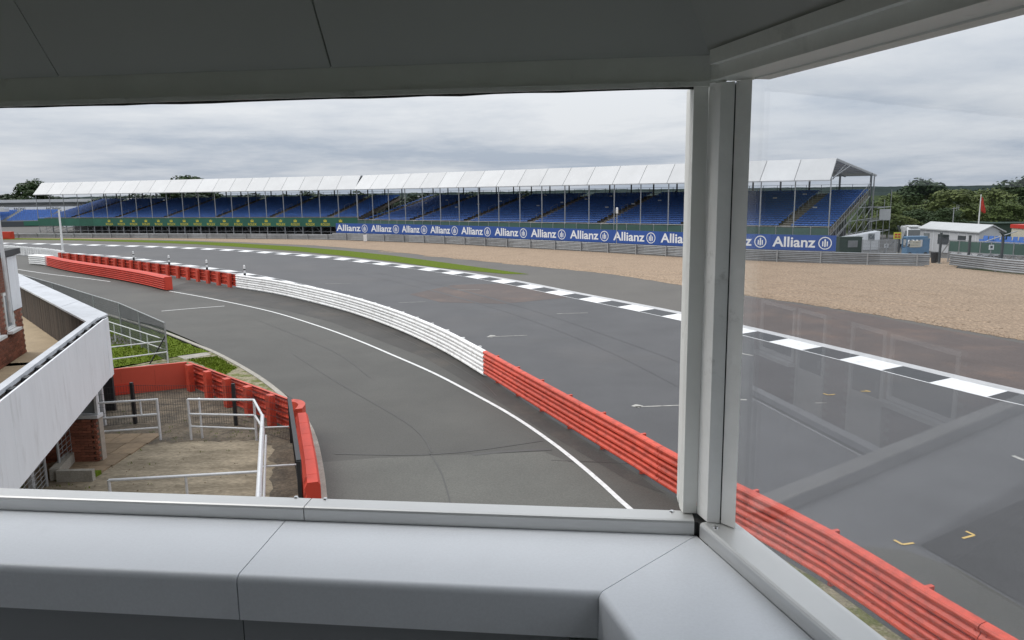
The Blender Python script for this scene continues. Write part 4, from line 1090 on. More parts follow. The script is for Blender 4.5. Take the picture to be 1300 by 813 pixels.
# left and behind the stands
for px, yt, ds, wp, kd, v, lb in ((38, 229, 235, 34, 'dark', 0, 'big dark tree left of the grandstand roof end'), (12, 242, 260, 30, 'far', 0, 'lower tree at the far left skyline'), (-8, 244, 255, 30, 'far', 1, 'small tree at the left edge of the skyline'),
                                  (62, 246, 250, 26, 'far', 1, 'low tree right of the big dark one, under the roof end'), (90, 247, 255, 30, 'far', 0, 'low tree seen below the left end of the white roof'), (237, 220.5, 240, 42, 'dark', 1, 'round dark tree crown rising above the white roof')):
    tree(px, yt, ds, wp * 1.35, kd, v, lb)
k = 0
for px in range(150, 1000, 34):
    tree(px + random.uniform(-8, 8), random.uniform(240.5, 244.5) + (2.5 if px < 350 else 0), random.uniform(205, 250) - (px > 600) * 50, random.uniform(38, 52), 'far', k % 2, 'distant tree in the line glimpsed under the grandstand roof', 'trees behind the grandstands'); k += 1
# distant wooded hills
hm = MB(); r = random.Random(9)
for rad, base, amp, dens in ((900, 2.5, 1.6, 420), (1500, 6.5, 2.4, 420), (2300, 9.5, 3.0, 420)):
    A_, B_ = [], []
    for i in range(dens + 1):
        th = math.radians(-62 + 124 * i / dens)
        z = base + amp * (math.sin(th * 9 + rad) * .4 + math.sin(th * 23 + rad * .3) * .25) + r.uniform(0, amp * .55)
        A_.append((rad * math.sin(th), rad * math.cos(th), z)); B_.append(((rad - 160) * math.sin(th), (rad - 160) * math.cos(th), -.1))
    hm.ribbon(B_, A_)
    C_ = [((rad + 200) * math.sin(math.radians(-62 + 124 * i / dens)), (rad + 200) * math.cos(math.radians(-62 + 124 * i / dens)), -.1) for i in range(dens + 1)]
    hm.ribbon(A_, C_)
struct('wooded_hills', hm, 'hazed_hill_wood')

# ================================================================== BRICK BUILDING WITH TERRACE (left)
W0 = Vector((-13.87, 20.95)); ud = Vector((.314, -.9494)).normalized(); on = Vector((-ud.y, ud.x))      # on: outwards, to the pit lane
if on.x < 0: on = -on
bl = thing('brick_building', 'red brick race building with white boarded terrace overlooking the pit lane', 'building', (W0.x, W0.y, 0))
def B3(t_, o_, z): q_ = W0 + ud * t_ + on * o_; return Vector((q_.x, q_.y, z))
def bbox(m, t0_, t1_, o0, o1, z0_, z1_):
    return m.hexa([B3(t0_, o0, z0_), B3(t1_, o0, z0_), B3(t1_, o1, z0_), B3(t0_, o1, z0_), B3(t0_, o0, z1_), B3(t1_, o0, z1_), B3(t1_, o1, z1_), B3(t0_, o1, z1_)])
WL = 20.0
ZF = 2.7
# upper wall openings along t: (t0, t1, z0, z1, type)
ops = [(.75, 1.42, 3.55, 4.55, 'w'), (2.05, 2.8, 3.55, 4.55, 'w'), (9.9, 11.2, 3.62, 4.7, 'w'), (11.3, 12.22, ZF, 4.72, 'd'), (12.95, 13.85, ZF, 4.72, 'd'), (13.95, 15.4, 3.62, 4.7, 'w')]
m = MB(); ts = sorted({0, WL} | {o_[0] for o_ in ops} | {o_[1] for o_ in ops})
for a, b in zip(ts[:-1], ts[1:]):
    hit_ = [o_ for o_ in ops if o_[0] <= a and o_[1] >= b]
    spans = [(ZF, 5.5)] if not hit_ else [(ZF, hit_[0][2]), (hit_[0][3], 5.5)]
    for z0_, z1_ in spans:
        if z1_ - z0_ > .01: bbox(m, a, b, -.25, -.01, z0_, z1_)
m.build('wall', 'mortar', bl)
def brick_run(m_=None): pass
bm = MB().box((0, 0, 0), (.215, .1, .065)).mesh('brick', 'brick')
rb_ = math.atan2(ud.y, ud.x); stuffb = MB(); rr_ = random.Random(2)
row = 0; z = ZF + .04
while z < 5.45:
    tt = .107 + (row % 2) * .112
    while tt < WL - .1:
        if not any(o_[0] - .11 < tt < o_[1] + .11 and o_[2] - .03 < z < o_[3] + .03 for o_ in ops):
            oo = -.048 + rr_.uniform(-.002, .003)
            if tt < 2.7 and z < 4.2: inst('brick', bm, bl, B3(tt, oo, z), rb_)
            else: stuffb.box(B3(tt, oo, z), (.215, .1, .065), rb_)
        tt += .225
    z += .075; row += 1
stuffb.build('brickwork', 'brick', bl, kind='stuff')
for t0_, t1_, z0_, z1_, ty_ in ops:
    f = MB(); fw = .07
    for a, b, c, d in ((t0_, t0_ + fw, z0_, z1_), (t1_ - fw, t1_, z0_, z1_), (t0_ + fw, t1_ - fw, z1_ - fw, z1_), (t0_ + fw, t1_ - fw, z0_, z0_ + fw)): bbox(f, a, b, -.09, .012, c, d)
    if ty_ == 'd': bbox(f, t0_ + fw, t1_ - fw, -.07, -.01, z0_ + fw, z0_ + .85)
    fo = f.build('window' if ty_ == 'w' else 'door', 'white_frame', bl)
    p = MB(); bbox(p, t0_ + fw, t1_ - fw, -.06, -.03, z0_ + (fw if ty_ == 'w' else .85), z1_ - fw); p.build('pane', 'window_pale' if t0_ < 5 else 'window_dark', fo)
    if ty_ == 'w': s = MB(); bbox(s, t0_ - .08, t1_ + .08, .013, .15, z0_ - .08, z0_ - .01); s.build('sill', 'white_frame', fo)
    else: s = MB(); bbox(s, t1_ - .14, t1_ - .1, .013, .05, z0_ + 1.0, z0_ + 1.14); s.build('handle', 'galv', fo)
m = MB(); bbox(m, 0, WL, -7, -.26, ZF, 5.46); m.build('rear_wall', 'mortar', bl)
m = MB(); bbox(m, -.1, WL, -7, .12, 5.5, 5.66); m.build('roof', 'roof_dark', bl)
m = MB(); bbox(m, .12, .95, -.02, .06, 4.02, 5.47); m.build('sign_box', 'white_board', bl)
# terrace
TO = 2.47                 # outward distance of the fascia from the wall
m = MB(); bbox(m, 1.95, WL, .0, TO - .12, ZF - .25, ZF); m.build('terrace_floor', 'terrace_tile', bl)
FE = B3(0, TO, 0)         # near corner of the terrace
# along the fascia
tc0 = 1.9
m = MB(); bbox(m, tc0, 2.36, TO + .004, TO + .04, 2.26, 3.84); m.build('fascia_panel', 'white_board', bl)
m = MB(); bbox(m, 2.365, 3.2, TO, TO + .035, 2.28, 3.86); m.build('fascia_panel', 'white_board', bl)
for k in range(4):
    m = MB(); bbox(m, 3.205 + k * 3.6, 3.2 + (k + 1) * 3.6, TO, TO + .035, 2.28, 3.86); m.build('fascia_panel', 'white_board', bl)
m = MB(); bbox(m, tc0 + .05, WL, TO - .11, TO - .005, 2.45, 3.80); m.build('parapet_core', 'dark_gap', bl)
m = MB(); bbox(m, tc0 + .4, WL, TO - .26, TO - .11, 3.84, 3.92); m.build('parapet_cap', 'cap_felt', bl)
m = MB(); bbox(m, tc0 + .4, WL, TO - .2, TO - .115, ZF, 3.83); m.build('parapet_lining', 'plank_brown', bl)
for k in range(14):
    m = MB(); t_ = 2.2 + k * .85; bbox(m, t_, t_ + .22, TO - .1, TO - .01, 3.80, 3.87); m.build('cap_bracket', 'black_steel', bl)
# far side of the terrace: from the near corner towards the far left
cA = G(137, 399.5, 3.9); cB = G(24, 348, 3.9); iA = G(112, 410, 3.9); iB = G(20, 367, 3.9)
fd = Vector((cB.x - cA.x, cB.y - cA.y)).normalized(); cB2 = Vector((cA.x, cA.y)) + fd * 18; iB2 = Vector((iA.x, iA.y)) + fd * 18
nseg_ = 5
for k in range(nseg_):
    a0 = Vector((cA.x, cA.y)).lerp(cB2, k / nseg_); a1 = Vector((cA.x, cA.y)).lerp(cB2, (k + 1) / nseg_ - .0008)
    b0_ = Vector((iA.x, iA.y)).lerp(iB2, k / nseg_); b1_ = Vector((iA.x, iA.y)).lerp(iB2, (k + 1) / nseg_ - .0008)
    m = MB(); m.prism([a0, a1, b1_, b0_], 3.86 + .004 * (k % 2), 3.91 + .004 * (k % 2)); m.build('parapet_cap', 'cap_felt', bl)
fn = Vector((-fd.y, fd.x))
if fn.x < 0: fn = -fn      # outwards
oA = Vector((cA.x, cA.y)) - fn * .12
m = MB(); m.slabwall(oA + fd * .2, oA + fd * 18, .05, 2.28, 3.84); m.build('fascia_panel', 'white_board', bl)
m = MB(); p0 = B3(tc0 - .003, TO - .02, 0); m.slabwall((p0.x, p0.y), (cA.x - .06, cA.y - .02), .04, 2.28, 3.84); m.build('fascia_panel', 'white_board', bl)
ia = Vector((iA.x, iA.y)) + fn * .10
e0 = ia - fn * .0 + fd * 18
m = MB(); m.prism([(B3(1.949, 0, 0).x, B3(1.949, 0, 0).y), (B3(1.949, TO - .2, 0).x, B3(1.949, TO - .2, 0).y), (ia + fd * .3 - fn * .02), e0, (W0 - on * 8)], ZF - .25, ZF - .003); m.build('terrace_floor', 'terrace_tile', bl)
pm = MB().box((0, 0, 0), (.135, .03, 3.85 - ZF)).mesh('plank', 'plank_brown'); ang = math.atan2(fd.y, fd.x)
for k in range(118):
    p = ia + fd * (.1 + k * .15) - fn * random.uniform(0, .006); inst('plank', pm, bl, (p.x, p.y, (3.85 + ZF) / 2), ang)
m = MB(); m.slabwall(ia + fn * .03, ia + fn * .03 + fd * 18, .02, ZF, 3.85); m.build('plank_backing', 'dark_gap', bl)
# posts and the ground floor under the terrace
for px, py in ((132.5, 541), (95, 578), (41, 622), (-40, 690)):
    q = G(px, py); m = MB(); m.beam(q, (q.x, q.y, 2.45), .11, .11); m.beam((q.x, q.y, 1.75), (q.x - .45, q.y + .15, 2.42), .06, .06); m.build('terrace_post', 'tube_white', bl)
m = MB(); bbox(m, -3.5, 16, -.4, -.06, 0, 2.44); m.build('lower_wall', 'mortar', bl)
yw = 19.2
xa, xb = -13.6, -11.05
m = MB(); m.box(((xa + xb) / 2, yw + .14, .62), (xb - xa, .2, 1.24)); m.build('lower_wall', 'mortar', bl)
z = .045; row = 0
while z < 1.2:
    x = xa + .11 + (row % 2) * .112
    while x < xb - .02:
        inst('brick', bm, bl, (min(x, xb - .05), yw + .008 + rr_.uniform(-.002, .002), z), 0, (1 if x < xb - .1 else .45, 1, 1)); x += .225
    z += .075; row += 1
m = MB(); m.box(((xa - 11.0) / 2, yw + .05, 1.29), (-11.0 - xa, .3, .09)); fo = m.build('window_frame', 'tube_white', bl)
for x in (-13.4, -12.6, -11.85, -11.08): MB().box((x, yw + .05, 1.87), (.07, .08, 1.06)).build('mullion', 'tube_white', fo)
m = MB(); m.box(((xa - 11.08) / 2, yw + .1, 1.87), (-11.08 - xa, .02, 1.05)); m.build('pane', 'window_pale', fo)
q = G(14, 618); m = MB(); m.box((q.x - .55, q.y + .2, 1.05), (1.1, .06, 2.1), .35); m.build('door', 'white_board', bl)
m = MB(); m.box((q.x + .06, q.y + .32, 1.05), (.07, .08, 2.1), .35); m.build('door_frame', 'white_frame', bl)
q0 = G(104, 548); q1 = G(113, 541)
m = MB(); m.slabwall((q0.x, q0.y), (q1.x, q1.y + .9), .05, 0, 1.9); m.build('board_screen', 'white_board', bl)
m = MB(); m.box((q0.x - .9, q0.y + 2.2, 1.1), (1.6, .1, 2.2)); m.build('dark_doorway', 'dark_gap', bl)

# ================================================================== PATIO
m = MB(); m.sheet([G(*q_) for q_ in [(0, 520), (60, 505), (118, 496), (243, 492), (300, 515), (372, 545), (388, 560), (398, 640)]] + [(-4.4, 12), (-16, 12), (-17, 24)], .012); struct('patio', m, 'patio')
m = MB(); m.sheet(ragged([G(*q_) for q_ in [(235, 486), (250, 490), (376, 546), (392, 600), (392, 640), (345, 640), (345, 566), (330, 559), (240, 561), (113, 569), (108, 520), (118, 488)]], .22, .13), .017); struct('patio_edge', m, 'dark_dirt')
m = MB(); r = random.Random(8); pa, pb_ = G(120, 575), G(320, 575)
for i in range(110):
    y = r.uniform(16.5, 24)
    if r.random() < .5: y = r.gauss(21.4, .35)
    x = r.uniform(-14, -6.4 - max(0, y - 20) * .35)
    for k in range(5):
        a = r.uniform(0, 6.28); h = r.uniform(.02, .07); w_ = r.uniform(.006, .014); q = Vector((x + r.gauss(0, .04), y + r.gauss(0, .04), .014)); t_ = Vector((math.cos(a), math.sin(a), 0))
        m.add([q - t_ * w_, q + t_ * w_, q + Vector((-t_.y * .03, t_.x * .03, h))], [(0, 1, 2)])
o = m.build('weeds', 'turf', None, kind='stuff', origin=(-10, 20, 0)); tag(o, 'scattered tufts of weed on the brown patio ground', 'weeds')
m = MB()
for i in range(160):
    y = r.uniform(16, 25); x = r.uniform(-14, -6.2 - max(0, y - 20) * .35); a = r.uniform(.01, .022); q = Vector((x, y, .018))
    m.add([q + Vector((-a, -a * .7, 0)), q + Vector((a, -a, 0)), q + Vector((a * .8, a, 0)), q + Vector((-a, a * .8, 0)), q + Vector((0, 0, a * 1.1))], [(0, 1, 4), (1, 2, 4), (2, 3, 4), (3, 0, 4)])
o = m.build('rubble', 'paving_old', None, kind='stuff', origin=(-10, 20, 0)); tag(o, 'loose small stones strewn over the patio ground', 'stones')
pv = MB().box((0, 0, .0), (.58, .88, .04)).mesh('paving_slab', 'paving_old')
ps = thing('paving', 'brown paving slabs beside the concrete planter under the white rail', 'paving', G(120, 580))
q0 = G(122, 586)
for i in range(3):
    for j in range(4): inst('paving_slab', pv, ps, (q0.x - .85 + i * .6 + j * .04, q0.y - .9 + j * .9, .028 + random.uniform(-.004, .004)), random.uniform(-.01, .01))
a, b = G(72, 613), G(118, 612)
t = thing('planter', 'low concrete planter kerb at the foot of the wire railing', 'planter', (a.x, a.y, 0))
m = MB(); m.slabwall((a.x, a.y), (b.x, b.y), .14, 0, .30); m.build('front_kerb', 'concrete', t)
c = G(112, 575); m = MB(); m.slabwall((a.x, a.y + .145), (c.x - .1, c.y), .22, 0, .31); m.build('side_kerb', 'concrete', t)
m = MB(); m.prism([(a.x + .25, a.y + .16), (b.x - .1, b.y + .16), (b.x - .05, b.y + .5), (a.x + .35, a.y + .5)], 0, .12); m.build('soil', 'turf', t)
def railing(name, label, pieces, m_='tube_white', wires=None, cat='railing'):
    p0 = pieces[0][1][0]; t_ = thing(name, label, cat, (p0[0], p0[1], 0))
    for nm, pts, r in pieces:
        mm = MB()
        for i in range(len(pts) - 1): mm.tube(pts[i], pts[i + 1], r, 8)
        mm.build(nm, m_, t_)
    return t_
def up(px, py, z): q = G(px, py); return Vector((q.x, q.y, z))
hR = 1.15
A, B, Cc = up(109, 566, 0), up(204, 559, 0), up(183, 560.5, 0)
def vz(p, z): return Vector((p.x, p.y, z))
railing('handrail', 'white tube railing with three bars at the far side of the patio', [('post', [A, vz(A, hR + .1)], .035), ('post', [B, vz(B, hR + .1)], .038), ('post', [vz(Cc, hR - .36), vz(Cc, hR + .08)], .025),
        ('rail', [vz(A, hR + .08), vz(B, hR + .08)], .032), ('rail', [vz(A, hR - .38), vz(B, hR - .36)], .032), ('rail', [vz(A, .38), vz(B, .38)], .028)])
A, B = up(243, 559, 0), up(326, 560, 0); D = up(257, 557, 0); E2 = G(333.5, 533, 1.0)
Z1 = G(328, 640, 1.0)
railing('handrail', 'white tube railing at the right of the patio, turning the corner towards the windows', [('post', [A, vz(A, hR + .08)], .035), ('post', [D, vz(D, hR + .08)], .03), ('post', [B, vz(B, hR + .08)], .035),
        ('rail', [vz(A, hR + .08), vz(B, hR + .08), vz(E2, hR - .04)], .034), ('rail', [vz(A, hR - .36), vz(B, hR - .38), vz(E2, hR - .42)], .03), ('rail', [vz(A, .42), vz(B, .36)], .025),
        ('rail', [vz(E2, hR - .04), vz(E2 + (Z1 - E2) * 1.0, hR - .04)], .05), ('rail', [vz(E2 + Vector((.06, 0, 0)), .55), vz(Z1 + Vector((.06, 0, 0)), .55)], .03), ('post', [vz(E2, 0), vz(E2, hR - .04)], .035), ('post', [vz(Z1, 0), vz(Z1, hR - .04)], .04), ('rail', [vz(E2, hR - .42), vz(Z1, hR - .42)], .03)])
A, B = G(138, 610, .55), G(331, 599, .55)
railing('handrail', 'single low white rail running across the front of the patio', [('rail', [A, B], .035), ('post', [vz(A, 0), A], .035), ('post', [vz((A + B) / 2, 0), (A + B) / 2], .03), ('post', [vz(B, 0), B], .035)])
for px0, py0, px1, py1, pb0, pb1, lb in ((77, 556, 108, 523, 602, 577, 'grey wire-filled railing sloping up beside the planter'), (22, 612, 60, 573, 668, 618, 'grey wire-filled stair railing in front of the brick wall')):
    q0 = G(px0, pb0); q1 = G(px1, pb1)
    d0 = ray(px0, py0); d1 = ray(px1, py1); z0_ = (EYE + d0 * (q0.y / d0.y)).z; z1_ = (EYE + d1 * (q1.y / d1.y)).z
    pcs = [('post', [q0, vz(q0, z0_)], .035), ('post', [q1, vz(q1, z1_)], .035), ('rail', [vz(q0, z0_), vz(q1, z1_)], .035)]
    for k in range(1, 8): f_ = k / 8; pcs.append(('wire', [vz(q0, z0_ * f_), vz(q1, z1_ * f_)], .008))
    for k in range(1, 6): f_ = k / 6; qq = q0.lerp(q1, f_); pcs.append(('wire', [vz(qq, .1), vz(qq, z0_ + (z1_ - z0_) * f_)], .006))
    railing('wire_railing', lb, pcs, 'galv_post')
for a, b, z, lb in (((335, 543), (374, 541.5), .5, 'thin white bar between the corner rail and the black fence, farther one'), ((333, 592.5), (377, 590), .5, 'thin white bar between the corner rail and the black fence, nearer one')):
    p, q = G(*a, z), G(*b, z); railing('tie_bar', lb, [('rail', [p, q], .022), ('bracket', [q, vz(q, 0)], .02)], cat='bar')
# red flat wall, red rail with posts, rounded end and near run
a, b = G(112, 507), G(240, 493)
t = thing('crash_wall', 'plain red flat barrier wall below the grass on the left', 'barrier', (a.x, a.y, 0))
dd = Vector((b.x - a.x, b.y - a.y)); n_ = 3
for k in range(n_):
    p0 = Vector((a.x, a.y)) + dd * (k / n_); p1 = Vector((a.x, a.y)) + dd * ((k + 1) / n_ - .001)
    m = MB(); m.slabwall(p0, p1, .12, .02, .98 + .003 * k); m.build('panel', 'red_wall', t)
m = MB(); m.slabwall(Vector((a.x, a.y)) - Vector((0, .02)), Vector((a.x, a.y)) + dd * .45 - Vector((0, .02)), .015, .05, .42); m.build('lower_strip', 'red_plastic', t)
path = [G(241, 493), G(270, 505), G(310, 522), G(345, 537), G(372, 549)]
path = [Vector((p.x, p.y)) for p in path]
rp = spline(path, .5)
t = thing('crash_rail', 'red steel rail with broad red posts on the patio side', 'barrier', (rp[0].x, rp[0].y, 0))
pr4 = wsheet(.1, 1.0, 3, .10, .05)
i = 0
while i < len(rp) - 1:
    j = min(i + 8, len(rp) - 1)
    if len(rp) - 1 - j < 3: j = len(rp) - 1
    MB().sweep([(-o - .0, z) for o, z in pr4][::-1], rp[i:j + 1]).build('rail', 'red_rail', t); i = j
me = MB().box((0, 0, .5), (.26, .2, 1.0)).mesh('post', 'red_rail')
for k in range(1, len(rp), 3):
    p = rp[k]; d = (rp[min(k + 1, len(rp) - 1)] - rp[k - 1]).normalized(); inst('post', me, t, (p.x + d.y * .16, p.y - d.x * .16, 0), math.atan2(d.y, d.x))
m = MB(); e = rp[-1]
pts = [e, e + Vector((.22, -.10)), e + Vector((.42, -.42)), e + Vector((.46, -.9))]
m.sweep([(-.12, .05), (.1, .05), (.12, .3), (.08, .5), (.12, .75), (.08, .98), (-.12, 1.0)], spline([(p.x, p.y) for p in pts], .12)); m.build('end_cap', 'red_rail', t)
rp2 = spline([(p.x, p.y) for p in [G(384, 545, .5), G(389, 575, .5), G(394, 605, .5), G(398, 640, .5)]], .5)
t = thing('crash_rail', 'red block barrier run along the pit lane edge, seen from above beside the black fence', 'barrier', (rp2[0].x, rp2[0].y, 0))
i = 0
while i < len(rp2) - 1:
    j = min(i + 2, len(rp2) - 1); sub = list(rp2[i:j + 1]); sub[-1] = sub[-1].lerp(sub[-2], .03)
    MB().sweep([(-.17, .02), (.14, .02), (.19, .2), (.13, .36), (.18, .5), (.12, .7), (.17, .84), (.10, .98), (-.12, .98), (-.17, .9)], sub).build('block', 'red_plastic', t); i = j
# black mesh fence
fpx = [(120, 545), (172, 539), (300, 541), (371, 563)]
fpts = [G(*q_) for q_ in fpx]; fpts.append(G(384, 660))
t = thing('mesh_fence', 'black wire mesh fence with black posts around the patio', 'fence', (fpts[0].x, fpts[0].y, 0))
for k, p in enumerate(fpts): MB().beam(p, vz(p, 1.35), .09, .09).build('post', 'black_steel', t)
for p, q in zip(fpts[:-1], fpts[1:]):
    m = MB(); L_f = (q - p).length; n_ = int(L_f / .075)
    for j in range(1, n_): s = p.lerp(q, j / n_); m.beam(vz(s, .06), vz(s, 1.28), .006, .006)
    for z in [.06 + .2 * i_ for i_ in range(7)]: m.beam(vz(p, z), vz(q, z), .007, .007)
    m.build('wire_panel', 'black_steel', t)
m = MB(); m.beam(vz(fpts[3], 1.33), vz(fpts[4], 1.33), .1, .09); m.build('top_rail', 'black_steel', t)
# grass areas at the left of the pit lane
m = MB(); m.sheet(ragged([G(*q_) for q_ in [(90, 388), (140, 403), (200, 422), (245, 440), (265, 447), (232, 451), (208, 456), (150, 466), (100, 475), (60, 470)]], .25, .07), .012); struct('lawn', m, 'turf')
m = MB(); m.sheet(ragged([G(*q_) for q_ in [(238, 457), (275, 453), (301, 468), (286, 476)]], .25, .07), .016); struct('lawn_patch', m, 'turf')
m = MB(); m.sheet([G(*q_) for q_ in [(60, 470), (140, 470), (210, 456), (268, 447), (335, 484), (380, 528), (386, 548), (240, 492), (115, 500), (60, 505)]], .010); struct('dirt_bank', m, 'verge')
m = MB(); m.sheet([G(*q_) for q_ in [(225, 453), (262, 448), (268, 451), (235, 457)]], .020); struct('kerb_slab', m, 'concrete')
m = MB(); m.sheet([G(*q_) for q_ in [(136, 424), (150, 426), (176, 437), (140, 438)]], .018); struct('tarmac_patch', m, 'asphalt_dark')
# blades standing up from the lawns
def inside(p, poly):
    c = False
    for i in range(len(poly)):
        a, b = poly[i], poly[i - 1]
        if (a.y > p.y) != (b.y > p.y) and p.x < (b.x - a.x) * (p.y - a.y) / (b.y - a.y) + a.x: c = not c
    return c
r = random.Random(77)
for pxs, n_, lb in (([(130, 400), (140, 403), (200, 422), (245, 440), (265, 447), (232, 451), (208, 456), (150, 466), (120, 470)], 5200, 'uneven grass blades on the lawn behind the terrace corner'), ([(238, 457), (275, 453), (301, 468), (286, 476)], 1500, 'uneven grass blades on the small lawn above the red rail')):
    P_ = [G(*q_) for q_ in pxs]; m = MB(); lo = (min(p.x for p in P_), min(p.y for p in P_)); hi = (max(p.x for p in P_), max(p.y for p in P_))
    while n_ > 0:
        q = Vector((r.uniform(lo[0], hi[0]), r.uniform(lo[1], hi[1]), .012))
        if not inside(q, P_): continue
        a = r.uniform(0, 6.28); t_ = Vector((math.cos(a), math.sin(a), 0)) * r.uniform(.012, .03); h = r.uniform(.03, .09)
        m.add([q - t_, q + t_, q + Vector((-t_.y, t_.x, h))], [(0, 1, 2)]); n_ -= 1
    o = m.build('grass', 'turf', None, kind='stuff', origin=P_[0]); tag(o, lb, 'grass')
# grey mesh windbreak fence along the pit lane
ft = [(20, 376), (70, 394), (122, 415), (155, 428), (180, 442), (213.5, 461)]
pp_ = [G(*q_) for q_ in ft]
t = thing('windbreak_fence', 'grey mesh fence with a dark netting band along the pit lane edge', 'fence', (pp_[-1].x, pp_[-1].y, 0))
def hz(p, px, py): d = ray(px, py); return (EYE + d * (p.y / d.y)).z
hh = 1.75
for p in pp_: MB().tube(p, vz(p, hh), .035, 6).build('post', 'galv_post', t)
for p, q in zip(pp_[:-1], pp_[1:]):
    m = MB(); n_ = int((q - p).length / .09)
    for j in range(1, n_): s = p.lerp(q, j / n_); m.beam(vz(s, .1), vz(s, hh), .01, .01)
    for i_ in range(16): z = .1 + i_ * (hh - .1) / 15; m.beam(vz(p, z), vz(q, z), .01, .012)
    m.build('wire_panel', 'netting_and_backing', t)
    m = MB(); m.tube(vz(p, hh), vz(q, hh), .025, 6); m.build('top_rail', 'galv_post', t)
m = MB(); q = pp_[-1]; m.tube(vz(q, 1.2), Vector((q.x - .7, q.y - .2, 0)), .03, 6); m.build('brace', 'black_steel', t)
# tube railing on the lawn
r0, r1 = [G(*q_) for q_ in ((128, 428), (213, 459))]
pcs = []
for f_ in (0, .25, .5, .75, 1): s = r0.lerp(r1, f_); pcs.append(('post', [s, vz(s, .95)], .025))
for z in (.95, .5): pcs.append(('rail', [vz(r0, z), vz(r1, z)], .025))
railing('handrail', 'grey tube railing in front of the lawn behind the terrace corner', pcs)
for a, b, z, lb in (((132, 442), (210, 433), .9, 'upper grey tube bar across the lawn'), ((130, 458), (212, 447), .5, 'lower grey tube bar across the lawn')):
    p, q = G(*a, z), G(*b, z); railing('cross_bar', lb, [('rail', [p, q], .03), ('post', [vz(p, 0), p], .025), ('post', [vz(q, 0), q], .025)], cat='bar')
m = MB(); line(m, [G(135, 472), G(212, 461)], .12, .03); struct('lawn_edging', m, 'concrete')
# pole with ball finial
q = AT(3, 320, 18.6)
t = thing('flagpole', 'pale pole with a ball finial at the corner of the brick building', 'pole', (q.x, q.y, 0))
MB().tube((q.x, q.y, 3.95), (q.x, q.y, 7.72), .045, 8).build('pole', 'tube_white', t); m = MB(); m.ball((q.x, q.y, 7.86), .13, 12); m.build('finial', 'tube_white', t, smooth=True)

# ================================================================== CABIN (the room one looks out of)
cb = thing('viewing_cabin', 'grey panelled viewing cabin with big corner windows, dark canted ceiling and steel sills', 'cabin', (0, 0, 5.3))
SZ = 6.35; CZ = 6.32
K = Vector((.362, 1.402)); f_ = Vector((-.9936, .1133)); nf = Vector((.1133, .9936)); g_ = Vector((.25, -.968)).normalized(); ng = Vector((.968, .25)).normalized()
FL = 2.9; RL = 2.7
def v3(p, z): return Vector((p.x, p.y, z))
def rounded_sill(mb, a, b, inward, width, z0_, z1_, r=.006):
    # bar from a to b along its inner face; outer side lies at -inward*width
    o = -inward
    prof = [(0, z0_), (0, z1_ - r), (r * .3, z1_ - r * .3), (r, z1_), (width, z1_), (width, z0_)]
    vs = [v3(a + o * s, z) for s, z in prof] + [v3(b + o * s, z) for s, z in prof]; n = len(prof)
    mb.add(vs, [tuple(range(n)), tuple(range(n, 2 * n))[::-1]] + [(i, n + i, n + (i + 1) % n, (i + 1) % n) for i in range(n)])
fo_ = thing_part = None
jt = (G(392, 637, SZ)); jt = (Vector((jt.x, jt.y)) - K).dot(f_)
for a_, b_ in ((.004, jt - .001), (jt + .001, FL)):
    m = MB(); rounded_sill(m, K + f_ * a_, K + f_ * b_, -nf, .047, CZ, SZ); so = m.build('sill', 'steel', cb)
    for px, py in (((413, 634), (853, 650)) if a_ < .1 else ((376, 632),)):
        q = G(px, py, SZ); mm = MB(); mm.tube(v3(q, SZ - .001), v3(q, SZ + .003), .006, 12, .004); mm.build('screw', 'screw', so)
m = MB(); rounded_sill(m, K + g_ * .012 + ng * .001, K + g_ * RL, -ng, .068, CZ, SZ + .001); so = m.build('sill', 'steel', cb)
for px, py in ((909, 671),):
    q = G(px, py, SZ); mm = MB(); mm.tube(v3(q, SZ), v3(q, SZ + .004), .006, 12, .004); mm.build('screw', 'screw', so)
# corner post
def gp(px, py): q = G(px, py, SZ); return Vector((q.x, q.y))
p1, p2, p3, p4, p5, p6_, p7 = gp(863, 647), gp(867, 652.5), gp(884, 653), gp(897.5, 664), gp(913.5, 665.5), gp(917, 666.5), gp(933, 673)
p6 = p5.lerp(p6_, .45)
HT = 7.19
m = MB(); m.prism([p1, p2, p3, p3 + nf * .075, p1 + nf * .06], SZ + .002, HT); m.build('window_bead', 'frame_paint', cb)
def bk(p, k): return p + p.normalized() * k
m = MB(); m.prism([p3 + Vector((.001, 0)), p4, p5, bk(p5, .045), bk(p3, .06)], SZ + .002, HT); m.build('corner_post', 'frame_white', cb)
m = MB(); m.prism([bk(p5, .012) + Vector((.0006, 0)), bk(p6, .012) + Vector((-.0002, 0)), bk(p6, .045), bk(p5, .05)], SZ + .003, HT); m.build('post_joint', 'bead', cb)
m = MB(); m.prism([p6, p7, bk(p7, .05), bk(p6, .05) + Vector((.001, 0))], SZ + .003, HT); m.build('window_stile', 'frame_white', cb)
m = MB(); m.prism([K - f_ * .004 + nf * .003, K + f_ * .012 + nf * .002, K + f_ * .012 + nf * .06, K + ng * .066 + nf * .06, K + ng * .066 + g_ * .03, K + g_ * .03 + ng * .002], CZ - .02, SZ - .004); m.build('sill_corner', 'bead', cb)
